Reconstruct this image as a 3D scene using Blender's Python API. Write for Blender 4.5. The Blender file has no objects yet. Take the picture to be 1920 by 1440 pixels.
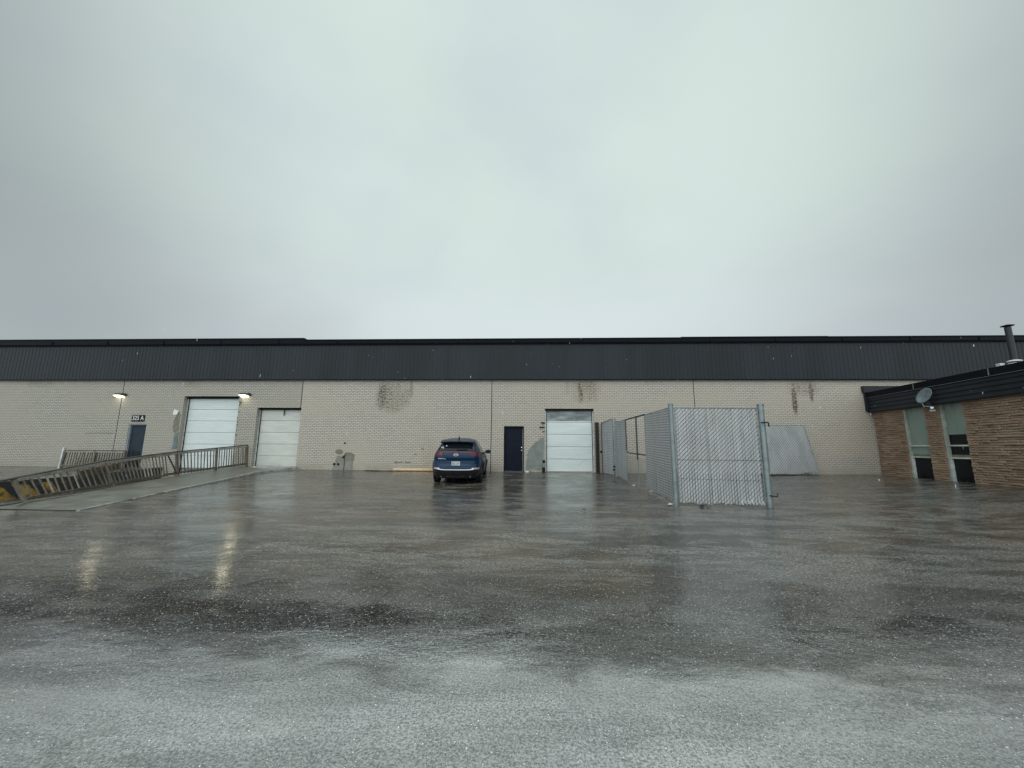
import bpy, bmesh, math, random
from mathutils import Vector, Matrix, noise
R = math.radians
random.seed(7)
sc = bpy.context.scene
C = sc.collection

# ------------------------------------------------------------------ camera
CAMH = 1.13                      # eye above the wall's foot; the yard drops towards the camera
fw = Vector((-0.04959514, 0.98563635, 0.16143513)).normalized()
rt = Vector((0.9987694, 0.04895245, 0.00795856)).normalized()
rt = (rt - fw * rt.dot(fw)).normalized()
up = rt.cross(fw)
cd = bpy.data.cameras.new('camera')
cam = bpy.data.objects.new('camera', cd)
C.objects.link(cam)
cam.matrix_world = Matrix((
    (rt.x, up.x, -fw.x, 0), (rt.y, up.y, -fw.y, 0), (rt.z, up.z, -fw.z, CAMH), (0, 0, 0, 1)))
cd.sensor_fit = 'HORIZONTAL'
cd.sensor_width = 36
cd.lens = 36 * 727.898 / 1920
cd.clip_end = 2000
cd.clip_start = 0.05
sc.camera = cam

# ------------------------------------------------------------------ sky, sun, exposure
SUN_EL, SUN_AZ = 52, 196         # behind the camera, a little to the left, behind thick cloud
w = bpy.data.worlds.new('World')
sc.world = w
w.use_nodes = True
nt = w.node_tree
nt.nodes.clear()
N = nt.nodes.new
L = nt.links.new
wo = N('ShaderNodeOutputWorld'); bg = N('ShaderNodeBackground')
L(bg.outputs[0], wo.inputs[0])
bg.inputs['Strength'].default_value = 0.1
sky = N('ShaderNodeTexSky'); sky.sky_type = 'NISHITA'; sky.sun_disc = False
sky.sun_elevation = R(SUN_EL); sky.sun_rotation = R(SUN_AZ)
tc = N('ShaderNodeTexCoord')

def vmath(nt, op, a, b=None):
    n = nt.nodes.new('ShaderNodeVectorMath'); n.operation = op
    for i, v in enumerate((a, b)):
        if v is None: continue
        if isinstance(v, bpy.types.NodeSocket): nt.links.new(v, n.inputs[i])
        else: n.inputs[i].default_value = v
    return n.outputs['Value'] if op in ('DOT_PRODUCT', 'LENGTH') else n.outputs[0]

def fmath(nt, op, a, b=None, c=None, clamp=False):
    n = nt.nodes.new('ShaderNodeMath'); n.operation = op; n.use_clamp = clamp
    for i, v in enumerate((a, b, c)):
        if v is None: continue
        if isinstance(v, bpy.types.NodeSocket): nt.links.new(v, n.inputs[i])
        else: n.inputs[i].default_value = v
    return n.outputs[0]

def mixc(nt, f, a, b, mode='MIX'):
    n = nt.nodes.new('ShaderNodeMix'); n.data_type = 'RGBA'; n.blend_type = mode
    for i, v in ((0, f), (6, a), (7, b)):
        if isinstance(v, bpy.types.NodeSocket): nt.links.new(v, n.inputs[i])
        else: n.inputs[i].default_value = v if i == 0 else (*v, 1)[:4]
    return n.outputs[2]

def ramp(nt, f, pts):
    n = nt.nodes.new('ShaderNodeMapRange'); n.interpolation_type = 'SMOOTHSTEP'
    nt.links.new(f, n.inputs[0])
    for i, v in zip((1, 2, 3, 4), pts): n.inputs[i].default_value = v
    return n.outputs[0]

def noise_n(nt, vec, scale, detail=3, rough=.5, dist=0):
    n = nt.nodes.new('ShaderNodeTexNoise')
    n.inputs['Scale'].default_value = scale; n.inputs['Detail'].default_value = detail
    n.inputs['Roughness'].default_value = rough; n.inputs['Distortion'].default_value = dist
    if vec is not None: nt.links.new(vec, n.inputs['Vector'])
    return n.outputs['Fac']

d = vmath(nt, 'NORMALIZE', tc.outputs['Generated'])
sep = N('ShaderNodeSeparateXYZ'); L(d, sep.inputs[0])
# thick grey cloud layer: brightest where the hidden sun stands (behind) and a paler patch high ahead
ahead = vmath(nt, 'DOT_PRODUCT', d, tuple(Vector((0.0, .77, .64)).normalized()))
lobe = ramp(nt, ahead, (0.55, .95, 0.0, 1.0))
back = ramp(nt, fmath(nt, 'MULTIPLY', sep.outputs[1], -1), (-0.35, .55, 0, 1))
lowb = ramp(nt, sep.outputs[2], (0.20, 0.42, 1.0, 0.0))
mp = N('ShaderNodeMapping'); mp.inputs['Scale'].default_value = (1.0, 1.0, 1.7)
L(d, mp.inputs['Vector'])
n1 = noise_n(nt, mp.outputs[0], 1.5, 4, .45, .3)
n2 = noise_n(nt, mp.outputs[0], 4.0, 3, .5, .2)
cl = fmath(nt, 'ADD', fmath(nt, 'MULTIPLY', n1, .75), fmath(nt, 'MULTIPLY', n2, .25))
cl = ramp(nt, cl, (.36, .64, .95, 1.035))
base = fmath(nt, 'ADD', 4.2, fmath(nt, 'MULTIPLY', lobe, 3.6))
base = fmath(nt, 'ADD', base, fmath(nt, 'MULTIPLY', lowb, .30))
base = fmath(nt, 'ADD', base, fmath(nt, 'MULTIPLY', back, 9.0))
val = fmath(nt, 'MULTIPLY', base, cl)
tint = mixc(nt, ramp(nt, n1, (.40, .60, 0, 1)), (.85, .975, .985), (.865, 1.0, .95))
tint = mixc(nt, ramp(nt, sep.outputs[2], (.22, .50, 1, 0)), tint, (.87, .965, .99))
vc = N('ShaderNodeCombineXYZ')
for i in range(3): L(val, vc.inputs[i])
cloud = mixc(nt, 1.0, tint, vc.outputs[0], 'MULTIPLY')
final = mixc(nt, .94, sky.outputs[0], cloud)
L(final, bg.inputs['Color'])

sd = bpy.data.lights.new('sun', 'SUN'); sd.energy = 0.7; sd.angle = R(60); sd.color = (1, .97, .92)
so = bpy.data.objects.new('sun', sd); C.objects.link(so)
az = R(SUN_AZ); el = R(SUN_EL)
sdir = Vector((math.sin(az) * math.cos(el), math.cos(az) * math.cos(el), math.sin(el)))
so.rotation_euler = sdir.to_track_quat('Z', 'Y').to_euler()
so.location = (0, -5, 30)

sc.view_settings.view_transform = 'Standard'
sc.view_settings.look = 'None'
sc.view_settings.exposure = 0
sc.view_settings.gamma = 1

# ------------------------------------------------------------------ helpers
class MB:
    def __init__(s): s.v = []; s.f = []; s.mi = []; s.cur = 0
    def face(s, idx): s.f.append(tuple(idx)); s.mi.append(s.cur)
    def poly(s, pts):
        b = len(s.v); s.v += [tuple(p) for p in pts]; s.face(range(b, b + len(pts)))
    def box(s, x0, x1, y0, y1, z0, z1, M=None):
        p = [Vector((x, y, z)) for z in (z0, z1) for y in (y0, y1) for x in (x0, x1)]
        if M is not None: p = [M @ q for q in p]
        b = len(s.v); s.v += [tuple(q) for q in p]
        for q in ((0, 2, 3, 1), (4, 5, 7, 6), (0, 1, 5, 4), (2, 6, 7, 3), (0, 4, 6, 2), (1, 3, 7, 5)):
            s.face(b + i for i in q)
    def bar(s, a, b, wx, wy, side=Vector((1, 0, 0))):
        a = Vector(a); b = Vector(b); ax = (b - a); ln = ax.length; ax.normalize()
        sx = (side - ax * side.dot(ax)).normalized(); sy = ax.cross(sx)
        M = Matrix(((sx.x, sy.x, ax.x, a.x), (sx.y, sy.y, ax.y, a.y), (sx.z, sy.z, ax.z, a.z), (0, 0, 0, 1)))
        s.box(-wx / 2, wx / 2, -wy / 2, wy / 2, 0, ln, M)
    def tube(s, pts, r, n=8, caps=True):
        pts = [Vector(p) for p in pts]; rings = []
        for i, p in enumerate(pts):
            t = (pts[min(i + 1, len(pts) - 1)] - pts[max(i - 1, 0)]).normalized()
            ref = Vector((0, 0, 1)) if abs(t.z) < .9 else Vector((1, 0, 0))
            a = t.cross(ref).normalized(); b = t.cross(a)
            rr = r[i] if isinstance(r, (list, tuple)) else r
            st = len(s.v)
            for k in range(n):
                an = 2 * math.pi * k / n
                s.v.append(tuple(p + a * math.cos(an) * rr + b * math.sin(an) * rr))
            rings.append(st)
        for i in range(len(rings) - 1):
            for k in range(n):
                k2 = (k + 1) % n
                s.face((rings[i] + k, rings[i] + k2, rings[i + 1] + k2, rings[i + 1] + k))
        if caps:
            s.face(range(rings[0], rings[0] + n)); s.face(reversed(range(rings[-1], rings[-1] + n)))
    def prism(s, pts, d):
        """extrude polygon pts (3D) by vector d"""
        n = len(pts); d = Vector(d); b = len(s.v)
        s.v += [tuple(Vector(p)) for p in pts] + [tuple(Vector(p) + d) for p in pts]
        s.face(range(b, b + n)); s.face(reversed(range(b + n, b + 2 * n)))
        for k in range(n):
            k2 = (k + 1) % n; s.face((b + k2, b + k, b + n + k, b + n + k2))
    def build(s, name, mats, parent=None, smooth=False, bevel=0, fix=True):
        me = bpy.data.meshes.new(name); me.from_pydata(s.v, [], s.f)
        if not isinstance(mats, (list, tuple)): mats = [mats]
        for m in mats: me.materials.append(m)
        me.polygons.foreach_set('material_index', s.mi)
        if fix:
            bm = bmesh.new(); bm.from_mesh(me)
            bmesh.ops.recalc_face_normals(bm, faces=bm.faces); bm.to_mesh(me); bm.free()
        if smooth: me.polygons.foreach_set('use_smooth', [True] * len(me.polygons))
        me.update()
        o = bpy.data.objects.new(name, me); C.objects.link(o)
        if parent is not None: o.parent = parent
        if bevel:
            m = o.modifiers.new('bevel', 'BEVEL'); m.width = bevel; m.segments = 2; m.limit_method = 'ANGLE'
        return o

def tag(o, label=None, cat=None, group=None, kind=None):
    if label: o['label'] = label
    if cat: o['category'] = cat
    if group: o['group'] = group
    if kind: o['kind'] = kind
    return o

def thing(name, label, cat, loc=(0, 0, 0), rz=0, group=None):
    o = bpy.data.objects.new(name, None); C.objects.link(o)
    o.location = loc; o.rotation_euler = (0, 0, rz); o.empty_display_size = .2
    return tag(o, label, cat, group)

def lerp_tab(x, xs, ys):
    if x <= xs[0]: return ys[0]
    for i in range(len(xs) - 1):
        if x <= xs[i + 1]:
            return ys[i] + (ys[i + 1] - ys[i]) * (x - xs[i]) / (xs[i + 1] - xs[i])
    return ys[-1]

def sstep(a, b, x):
    t = max(0, min(1, (x - a) / (b - a))); return t * t * (3 - 2 * t)

GYs = [-300, -20, 0, 2, 5.6, 9.3, 12, 14.8, 17, 18.7, 400]
GZs = [-.40, -.40, -.40, -.40, -.415, -.29, -.22, -.17, -.075, 0, 0]
def G(x, y):
    g = lerp_tab(y, GYs, GZs)
    k = sstep(9, 15.5, x) * sstep(2, 10, y)
    return g * (1 - k) + .06 * k

# ------------------------------------------------------------------ materials
def new_mat(name):
    m = bpy.data.materials.new(name); m.use_nodes = True
    nt = m.node_tree; p = nt.nodes['Principled BSDF']
    return m, nt, p

def setc(p, col, rough=.6, metal=0, spec=.5):
    p.inputs['Base Color'].default_value = (*col, 1); p.inputs['Roughness'].default_value = rough
    p.inputs['Metallic'].default_value = metal; p.inputs['Specular IOR Level'].default_value = spec

def objvec(nt): return nt.nodes.new('ShaderNodeTexCoord').outputs['Object']
def scaled(nt, v, s):
    m = nt.nodes.new('ShaderNodeMapping'); m.inputs['Scale'].default_value = s
    nt.links.new(v, m.inputs['Vector']); return m.outputs[0]
def bump(nt, h, dist, strength=1, nrm=None):
    b = nt.nodes.new('ShaderNodeBump'); b.inputs['Strength'].default_value = strength
    b.inputs['Distance'].default_value = dist; nt.links.new(h, b.inputs['Height'])
    if nrm is not None: nt.links.new(nrm, b.inputs['Normal'])
    return b.outputs[0]

def simple(name, col, rough=.6, metal=0, var=.25, vs=4, stretch=(1, 1, 1), bmp=0, bs=40, spec=.5):
    m, nt, p = new_mat(name); setc(p, col, rough, metal, spec)
    v = scaled(nt, objvec(nt), stretch)
    n = noise_n(nt, v, vs, 5, .6)
    f = ramp(nt, n, (.3, .7, 1 - var, 1 + var))
    c = nt.nodes.new('ShaderNodeCombineXYZ')
    for i in range(3): nt.links.new(f, c.inputs[i])
    nt.links.new(mixc(nt, 1, col, c.outputs[0], 'MULTIPLY'), p.inputs['Base Color'])
    nt.links.new(ramp(nt, n, (.3, .7, rough * .85, min(1, rough * 1.15))), p.inputs['Roughness'])
    if bmp: nt.links.new(bump(nt, noise_n(nt, v, bs, 3), bmp), p.inputs['Normal'])
    return m

# wet yard -----------------------------------------------------------
def make_asphalt():
    m, nt, p = new_mat('wet_asphalt'); setc(p, (.05, .05, .048), .3)
    v = objvec(nt)
    big = noise_n(nt, scaled(nt, v, (.55, 1.0, 1)), .42, 4, .55, .4)      # patches of standing water / rime
    med = noise_n(nt, scaled(nt, v, (.8, 1.3, 1)), 1.9, 5, .62, .3)
    streak = noise_n(nt, scaled(nt, v, (.30, 1.6, 1)), 2.2, 5, .6, .5)
    fine = noise_n(nt, v, 34, 4, .65)
    grit = noise_n(nt, v, 95, 3, .6)
    brown = noise_n(nt, scaled(nt, v, (.6, 1, 1)), .30, 3, .5, .2)
    # colour: dark bitumen with pale aggregate and faint rusty patches
    g2 = noise_n(nt, v, 62, 4, .75)
    col = mixc(nt, ramp(nt, fmath(nt, 'ADD', fmath(nt, 'MULTIPLY', fine, .45), fmath(nt, 'MULTIPLY', g2, .55)), (.40, .64, 0, 1)), (.008, .008, .007), (.098, .092, .080))
    col = mixc(nt, ramp(nt, brown, (.46, .62, 0, .6)), col, (.060, .040, .024))
    icy = fmath(nt, 'MULTIPLY', ramp(nt, fmath(nt, 'ADD', fmath(nt, 'MULTIPLY', streak, .6), fmath(nt, 'MULTIPLY', med, .4)), (.465, .60, 0, 1)),
                ramp(nt, fmath(nt, 'ADD', fmath(nt, 'MULTIPLY', g2, .5), fmath(nt, 'MULTIPLY', fine, .5)), (.42, .60, .05, 1)))
    sx_ = nt.nodes.new('ShaderNodeSeparateXYZ'); nt.links.new(v, sx_.inputs[0])
    yy_ = fmath(nt, 'ADD', sx_.outputs[1], fmath(nt, 'ADD', fmath(nt, 'MULTIPLY', fmath(nt, 'SUBTRACT', med, .5), 1.6), fmath(nt, 'MULTIPLY', fmath(nt, 'SUBTRACT', fine, .5), .5)))
    refl_band = fmath(nt, 'MULTIPLY', ramp(nt, yy_, (3.0, 3.3, 0, 1)), ramp(nt, yy_, (4.7, 5.6, 1, 0)))  # dark reflection of the metal band, painted in by holding back the frost
    icy = fmath(nt, 'MULTIPLY', icy, fmath(nt, 'SUBTRACT', 1.0, fmath(nt, 'MULTIPLY', refl_band, .9)))
    near = ramp(nt, yy_, (2.85, 3.3, 1, 0))  # near frost, paled further to paint in the mirrored sky
    rmap1 = nt.nodes.new('ShaderNodeMapping'); rmap1.inputs['Rotation'].default_value = (0, 0, -.22); rmap1.inputs['Scale'].default_value = (.5, 1.4, 1); nt.links.new(v, rmap1.inputs['Vector'])
    frost = noise_n(nt, rmap1.outputs[0], 1.1, 8, .72, .4)
    side = ramp(nt, sx_.outputs[0], (-1, 5, .0, .06))
    frm = fmath(nt, 'MULTIPLY', ramp(nt, fmath(nt, 'ADD', frost, side), (.50, .60, 0, .85)), ramp(nt, fine, (.42, .58, .1, 1)))
    frm = fmath(nt, 'MULTIPLY', frm, ramp(nt, sx_.outputs[1], (9, 13, 1, .2)))
    icy = fmath(nt, 'MAXIMUM', icy, fmath(nt, 'MULTIPLY', frm, fmath(nt, 'SUBTRACT', 1.0, fmath(nt, 'MULTIPLY', refl_band, .6))))
    near = fmath(nt, 'MULTIPLY', near, ramp(nt, frost, (.42, .56, .45, 1.35)))
    icy = fmath(nt, 'MAXIMUM', icy, fmath(nt, 'MULTIPLY', near, ramp(nt, fmath(nt, 'ADD', fmath(nt, 'MULTIPLY', g2, .5), fmath(nt, 'MULTIPLY', streak, .5)), (.40, .62, .10, .65))))
    col = mixc(nt, fmath(nt, 'MULTIPLY', icy, .62), col, (.37, .36, .345))
    stone_glints = None  # pale chips whose whiteness also paints in glints of the sky
    for vs_, lo_, r0, r1 in ((30, .84, .14, .27), (58, .72, .16, .32)):
        vo = nt.nodes.new('ShaderNodeTexVoronoi'); vo.inputs['Scale'].default_value = vs_
        vo.inputs['Randomness'].default_value = 1; nt.links.new(v, vo.inputs['Vector'])
        sepc = nt.nodes.new('ShaderNodeSeparateColor'); nt.links.new(vo.outputs['Color'], sepc.inputs[0])
        st_ = fmath(nt, 'MULTIPLY', ramp(nt, vo.outputs['Distance'], (r0, r1, 1, 0)), ramp(nt, sepc.outputs[0], (lo_ - .12, 1.0, .0, 1)))
        stone_glints = st_ if stone_glints is None else fmath(nt, 'MAXIMUM', stone_glints, st_)
    stone = stone_glints
    col = mixc(nt, fmath(nt, 'MULTIPLY', stone, .95, clamp=True), col, (.70, .72, .70))
    nt.links.new(col, p.inputs['Base Color'])
    # wetness: glassy film in places, coarser and more broken to the right of the yard
    wet = fmath(nt, 'ADD', fmath(nt, 'MULTIPLY', big, .6), fmath(nt, 'MULTIPLY', med, .4))
    wet = fmath(nt, 'ADD', wet, ramp(nt, sx_.outputs[0], (0, 4, 0, .07)))
    dry = ramp(nt, wet, (.42, .60, 0, 1))
    rr_ = fmath(nt, 'ADD', .05, fmath(nt, 'MULTIPLY', dry, .11))
    far = ramp(nt, sx_.outputs[1], (4.5, 10, 0, 1))
    blot = ramp(nt, fmath(nt, 'ADD', fmath(nt, 'MULTIPLY', streak, .5), fmath(nt, 'MULTIPLY', med, .5)), (.40, .62, 0, 1))
    rr_ = fmath(nt, 'ADD', rr_, fmath(nt, 'MULTIPLY', far, fmath(nt, 'ADD', .035, fmath(nt, 'MULTIPLY', blot, .16))))
    nt.links.new(rr_, p.inputs['Roughness'])
    p.inputs['IOR'].default_value = 2.7
    rmap0 = nt.nodes.new('ShaderNodeMapping'); rmap0.inputs['Rotation'].default_value = (0, 0, .12); rmap0.inputs['Scale'].default_value = (.42, 1.3, 1); nt.links.new(v, rmap0.inputs['Vector'])
    # reflections set by hand: boosted on the near yard, weaker towards the building
    refl_level = ramp(nt, fmath(nt, 'ADD', sx_.outputs[1], fmath(nt, 'MULTIPLY', big, 4)), (4.5, 12, .95, .28))
    grain = ramp(nt, fmath(nt, 'ADD', fmath(nt, 'MULTIPLY', g2, .6), fmath(nt, 'MULTIPLY', grit, .4)), (.41, .59, .40, 1.2))
    refl_level = fmath(nt, 'MULTIPLY', refl_level, grain)
    patchy = noise_n(nt, rmap0.outputs[0], 1.25, 7, .68, .5)
    pk = ramp(nt, patchy, (.42, .58, .40, 1.25))
    pk = fmath(nt, 'MAXIMUM', pk, ramp(nt, yy_, (2.8, 3.5, .95, 0)))
    refl_level = fmath(nt, 'MULTIPLY', refl_level, pk)
    refl_level = fmath(nt, 'MULTIPLY', refl_level, fmath(nt, 'SUBTRACT', 1.0, fmath(nt, 'MULTIPLY', fmath(nt, 'MULTIPLY', far, blot), .45)))
    nt.links.new(refl_level, p.inputs['Specular IOR Level'])
    rmap = nt.nodes.new('ShaderNodeMapping'); rmap.inputs['Rotation'].default_value = (0, 0, .35); rmap.inputs['Scale'].default_value = (.6, 1.2, 1); nt.links.new(v, rmap.inputs['Vector'])
    rip = noise_n(nt, rmap.outputs[0], 11, 4, .6, .6)
    hs = fmath(nt, 'ADD', fmath(nt, 'MULTIPLY', fine, .8), fmath(nt, 'MULTIPLY', g2, .6))
    hs = fmath(nt, 'MULTIPLY', hs, fmath(nt, 'ADD', fmath(nt, 'ADD', .10, fmath(nt, 'MULTIPLY', far, .22)), fmath(nt, 'MULTIPLY', dry, .30)))
    hs = fmath(nt, 'ADD', hs, fmath(nt, 'MULTIPLY', stone, 1.3))
    hs = fmath(nt, 'ADD', hs, fmath(nt, 'MULTIPLY', rip, fmath(nt, 'ADD', .10, fmath(nt, 'MULTIPLY', dry, .36))))
    hs = fmath(nt, 'ADD', hs, fmath(nt, 'MULTIPLY', med, .5))
    nt.links.new(bump(nt, hs, .0045), p.inputs['Normal'])
    return m
M_asph = make_asphalt()

def make_brick(name, cols, mortar, bw, bh, ms, stains=(), rough=.75):
    m, nt, p = new_mat(name); setc(p, cols[0], rough, 0, .3)
    v = objvec(nt)
    s = nt.nodes.new('ShaderNodeSeparateXYZ'); nt.links.new(v, s.inputs[0])
    c = nt.nodes.new('ShaderNodeCombineXYZ')
    nt.links.new(fmath(nt, 'ADD', s.outputs[0], s.outputs[1]), c.inputs[0]); nt.links.new(s.outputs[2], c.inputs[1])
    b = nt.nodes.new('ShaderNodeTexBrick'); nt.links.new(c.outputs[0], b.inputs['Vector'])
    b.inputs['Scale'].default_value = 1; b.inputs['Brick Width'].default_value = bw; b.inputs['Row Height'].default_value = bh
    b.inputs['Mortar Size'].default_value = ms; b.inputs['Mortar Smooth'].default_value = .3; b.inputs['Bias'].default_value = 0
    b.inputs['Color1'].default_value = (*cols[0], 1); b.inputs['Color2'].default_value = (*cols[1], 1)
    b.inputs['Mortar'].default_value = (*mortar, 1)
    col = b.outputs['Color']
    bigv = noise_n(nt, scaled(nt, v, (.35, .35, .9)), .9, 4, .55)
    col = mixc(nt, ramp(nt, bigv, (.35, .68, 0, .55)), col, (cols[0][0] * .80, cols[0][1] * .78, cols[0][2] * .72))
    sm = noise_n(nt, v, 9, 4, .7)
    col = mixc(nt, ramp(nt, sm, (.56, .74, 0, .35)), col, (cols[0][0] * .55, cols[0][1] * .52, cols[0][2] * .45))
    # the bays west of the joint are toned slightly darker and greyer
    col = mixc(nt, 1.0, col, mixc(nt, ramp(nt, s.outputs[0], (-11.46, -11.42, 1, 0)), (1, 1, 1), (.84, .87, .87)), 'MULTIPLY')
    # uneven darker band just above the foot of the wall
    lo = fmath(nt, 'MULTIPLY', ramp(nt, s.outputs[2], (.05, .45, 1, 0)), ramp(nt, noise_n(nt, v, 1.3, 4, .6), (.35, .6, .1, .6)))
    col = mixc(nt, lo, col, (cols[0][0] * .55, cols[0][1] * .53, cols[0][2] * .48))
    for (cx, cz, rx, rz, st, cc) in stains:
        # a patch of algae following the bricks
        dx = fmath(nt, 'DIVIDE', fmath(nt, 'SUBTRACT', s.outputs[0], cx), rx)
        dz = fmath(nt, 'DIVIDE', fmath(nt, 'SUBTRACT', s.outputs[2], cz), rz)
        rr = fmath(nt, 'ADD', fmath(nt, 'POWER', fmath(nt, 'ABSOLUTE', dx), 2.5), fmath(nt, 'POWER', fmath(nt, 'ABSOLUTE', dz), 3.5))
        mk = ramp(nt, fmath(nt, 'ADD', rr, fmath(nt, 'MULTIPLY', noise_n(nt, scaled(nt, v, (1.6, 1, .6)), 1.6, 5, .7), 2.4)), (.95, 2.3, 1, 0))
        nn = noise_n(nt, scaled(nt, v, (5, 1, 9)), 1.6, 4, .75)
        n3 = noise_n(nt, scaled(nt, v, (1.2, 1, .8)), 1.5, 3)
        f_ = fmath(nt, 'ADD', fmath(nt, 'MULTIPLY', ramp(nt, nn, (.46, .62, 0, .95)), ramp(nt, n3, (.36, .56, .35, 1))), .22)
        col = mixc(nt, fmath(nt, 'MULTIPLY', fmath(nt, 'MULTIPLY', mk, f_), st, clamp=True), col, cc)
    nt.links.new(col, p.inputs['Base Color'])
    h = fmath(nt, 'SUBTRACT', fmath(nt, 'MULTIPLY', noise_n(nt, v, 30, 3), .3), b.outputs['Fac'])
    nt.links.new(bump(nt, h, .004), p.inputs['Normal'])
    return m

ALG = (.13, .115, .065)
M_brick = make_brick('painted_brick', ((.565, .515, .46), (.50, .455, .405)), (.175, .158, .138), .215, .083, .0125,
    stains=[(-6.85, 3.55, .95, .85, 1, (.12, .10, .06)), (-7.35, 3.6, .22, .8, 1.3, (.07, .06, .04)), (-5.9, 3.9, .12, .5, .9, (.08, .07, .05)), (2.6, 3.85, .8, .62, 1, (.16, .12, .06)), (2.35, 3.75, .16, .55, 1.3, (.08, .06, .035)), (1.75, 4.0, .1, .4, .7, ALG),
            (12.3, 3.35, .13, .65, 2.2, (.07, .045, .025)), (13.1, 3.8, .1, .5, 1.8, (.07, .05, .035)), (12.75, 4.0, .9, .42, .75, (.13, .11, .08)), (-25.5, 4.3, .9, .35, .6, (.10, .12, .07)),
            (-17.2, 4.2, .5, .25, .6, (.15, .13, .08)), (14.4, .4, 1.3, .5, .8, (.30, .31, .29)), (-4.9, .6, .5, 1.1, .5, (.36, .27, .16))])
M_clad = simple('charcoal_cladding', (.023, .027, .034), .5, 0, .24, .8, (1, 1, .12), spec=.22)
M_cap = simple('black_flashing', (.004, .006, .010), .55, 0, .3, 2, (.3, 1, 3), spec=.1)
M_roof = simple('roof_membrane', (.05, .05, .05), .8)
M_doorw = simple('white_door_panel', (.66, .72, .72), .4, 0, .05, 2.5, (.6, 1, 3))
M_doorw2 = simple('cream_door_panel', (.58, .59, .55), .45, 0, .08, 2.0, (.6, 1, 2))
M_doorgrey = simple('dark_grey_panel', (.22, .25, .26), .4, 0, .5, 2.0, (1, 1, 3))
M_groove = simple('door_joint_grey', (.38, .42, .43), .5)
M_black = simple('black_rubber', (.010, .011, .012), .6, spec=.2)
M_navy = simple('navy_door_paint', (.006, .009, .020), .5, 0, .2, 3, spec=.15)
M_slate = simple('slate_door_paint', (.022, .034, .046), .5, 0, .2, 3, spec=.2)
M_whitetrim = simple('pale_metal_trim', (.55, .57, .57), .45, .2)
M_steelrust = simple('rusty_dark_steel', (.022, .013, .012), .55, 0, .4, 6)
M_galv = simple('galvanised_steel', (.24, .28, .29), .42, .55, .18, 5)
M_galvd = simple('dark_galvanised_steel', (.060, .068, .075), .55, .3, .2, 8)
M_slat = simple('grey_privacy_slats', (.44, .45, .465), .45, .1, .13, 3, (1, 1, .4))
M_slatv, nv_, pv_ = new_mat('mauve_grey_privacy_slats'); setc(pv_, (.38, .39, .41), .45, .1)
_v = objvec(nv_); _s = nv_.nodes.new('ShaderNodeSeparateXYZ'); nv_.links.new(_v, _s.inputs[0])
_w = fmath(nv_, 'PINGPONG', fmath(nv_, 'ADD', _s.outputs[2], fmath(nv_, 'MULTIPLY', _s.outputs[1], -.035)), .035)
_c = mixc(nv_, ramp(nv_, _w, (.008, .022, 0, 1)), (.20, .205, .215), (.44, .455, .465))
_c = mixc(nv_, ramp(nv_, noise_n(nv_, _v, 3, 4, .6), (.45, .7, 0, .5)), _c, (.27, .27, .29))
nv_.links.new(_c, pv_.inputs['Base Color'])
M_conc = simple('wet_concrete', (.145, .145, .122), .42, 0, .3, 2.2, bmp=.004, bs=30, spec=.45)
M_concl = simple('pale_concrete_edge', (.30, .31, .29), .5, 0, .35, 5, bmp=.004)
M_concd = simple('damp_dark_concrete', (.065, .068, .064), .5, 0, .35, 2.5, bmp=.005)
M_cem = simple('cement_render', (.235, .23, .20), .85, 0, .16, 3, bmp=.004)
M_cemb = simple('brown_cement_render', (.20, .185, .145), .85, 0, .2, 3, bmp=.004)
M_cemg = simple('grey_cement_render', (.22, .235, .225), .85, 0, .2, 2.2, (1, 1, 2.5), bmp=.006)
M_chrome = simple('chrome_trim', (.75, .76, .76), .15, 1, .05)
M_white = simple('white_plastic', (.75, .76, .76), .4, 0, .06)

def make_wood(name, c1, c2, rough=.6):
    m, nt, p = new_mat(name); setc(p, c1, rough)
    v = objvec(nt)
    n = noise_n(nt, scaled(nt, v, (6, 6, 1.3)), 4, 6, .7, .6)
    n2 = noise_n(nt, v, 1.7, 3)
    col = mixc(nt, ramp(nt, n, (.35, .66, 0, 1)), c1, c2)
    col = mixc(nt, ramp(nt, n2, (.45, .65, 0, .5)), col, tuple(x * .55 for x in c1))
    nt.links.new(col, p.inputs['Base Color'])
    nt.links.new(bump(nt, n, .003), p.inputs['Normal'])
    return m
M_wood = make_wood('weathered_grey_wood', (.076, .060, .043), (.165, .138, .104))
M_wooddk = make_wood('dark_wet_wood', (.030, .027, .024), (.065, .058, .050), .45)
M_woodlt = make_wood('bleached_wood', (.21, .195, .165), (.34, .32, .28))
M_woodnew = make_wood('fresh_pine', (.62, .44, .24), (.78, .60, .38))

def make_hazard():
    m, nt, p = new_mat('worn_hazard_paint'); setc(p, (.5, .3, .04), .5)
    v = objvec(nt)
    s = nt.nodes.new('ShaderNodeSeparateXYZ'); nt.links.new(v, s.inputs[0])
    ph = fmath(nt, 'ADD', fmath(nt, 'MULTIPLY', s.outputs[1], 1.35), fmath(nt, 'MULTIPLY', s.outputs[2], 1.5))
    ph = fmath(nt, 'ADD', ph, fmath(nt, 'MULTIPLY', noise_n(nt, v, 2.5, 4), .5))
    st = ramp(nt, fmath(nt, 'PINGPONG', ph, .5), (.20, .27, 0, 1))
    wear = ramp(nt, noise_n(nt, v, 3, 5, .6), (.38, .58, .1, 1))
    wear = fmath(nt, 'MULTIPLY', wear, ramp(nt, s.outputs[1], (-4.6, -3.6, 1, 0)))
    wear = fmath(nt, 'MULTIPLY', wear, ramp(nt, s.outputs[2], (-.30, -.27, 1, 0)))
    col = mixc(nt, fmath(nt, 'MULTIPLY', st, wear), (.030, .032, .033), (.42, .25, .05))
    nt.links.new(col, p.inputs['Base Color'])
    return m
M_haz = make_hazard()

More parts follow.
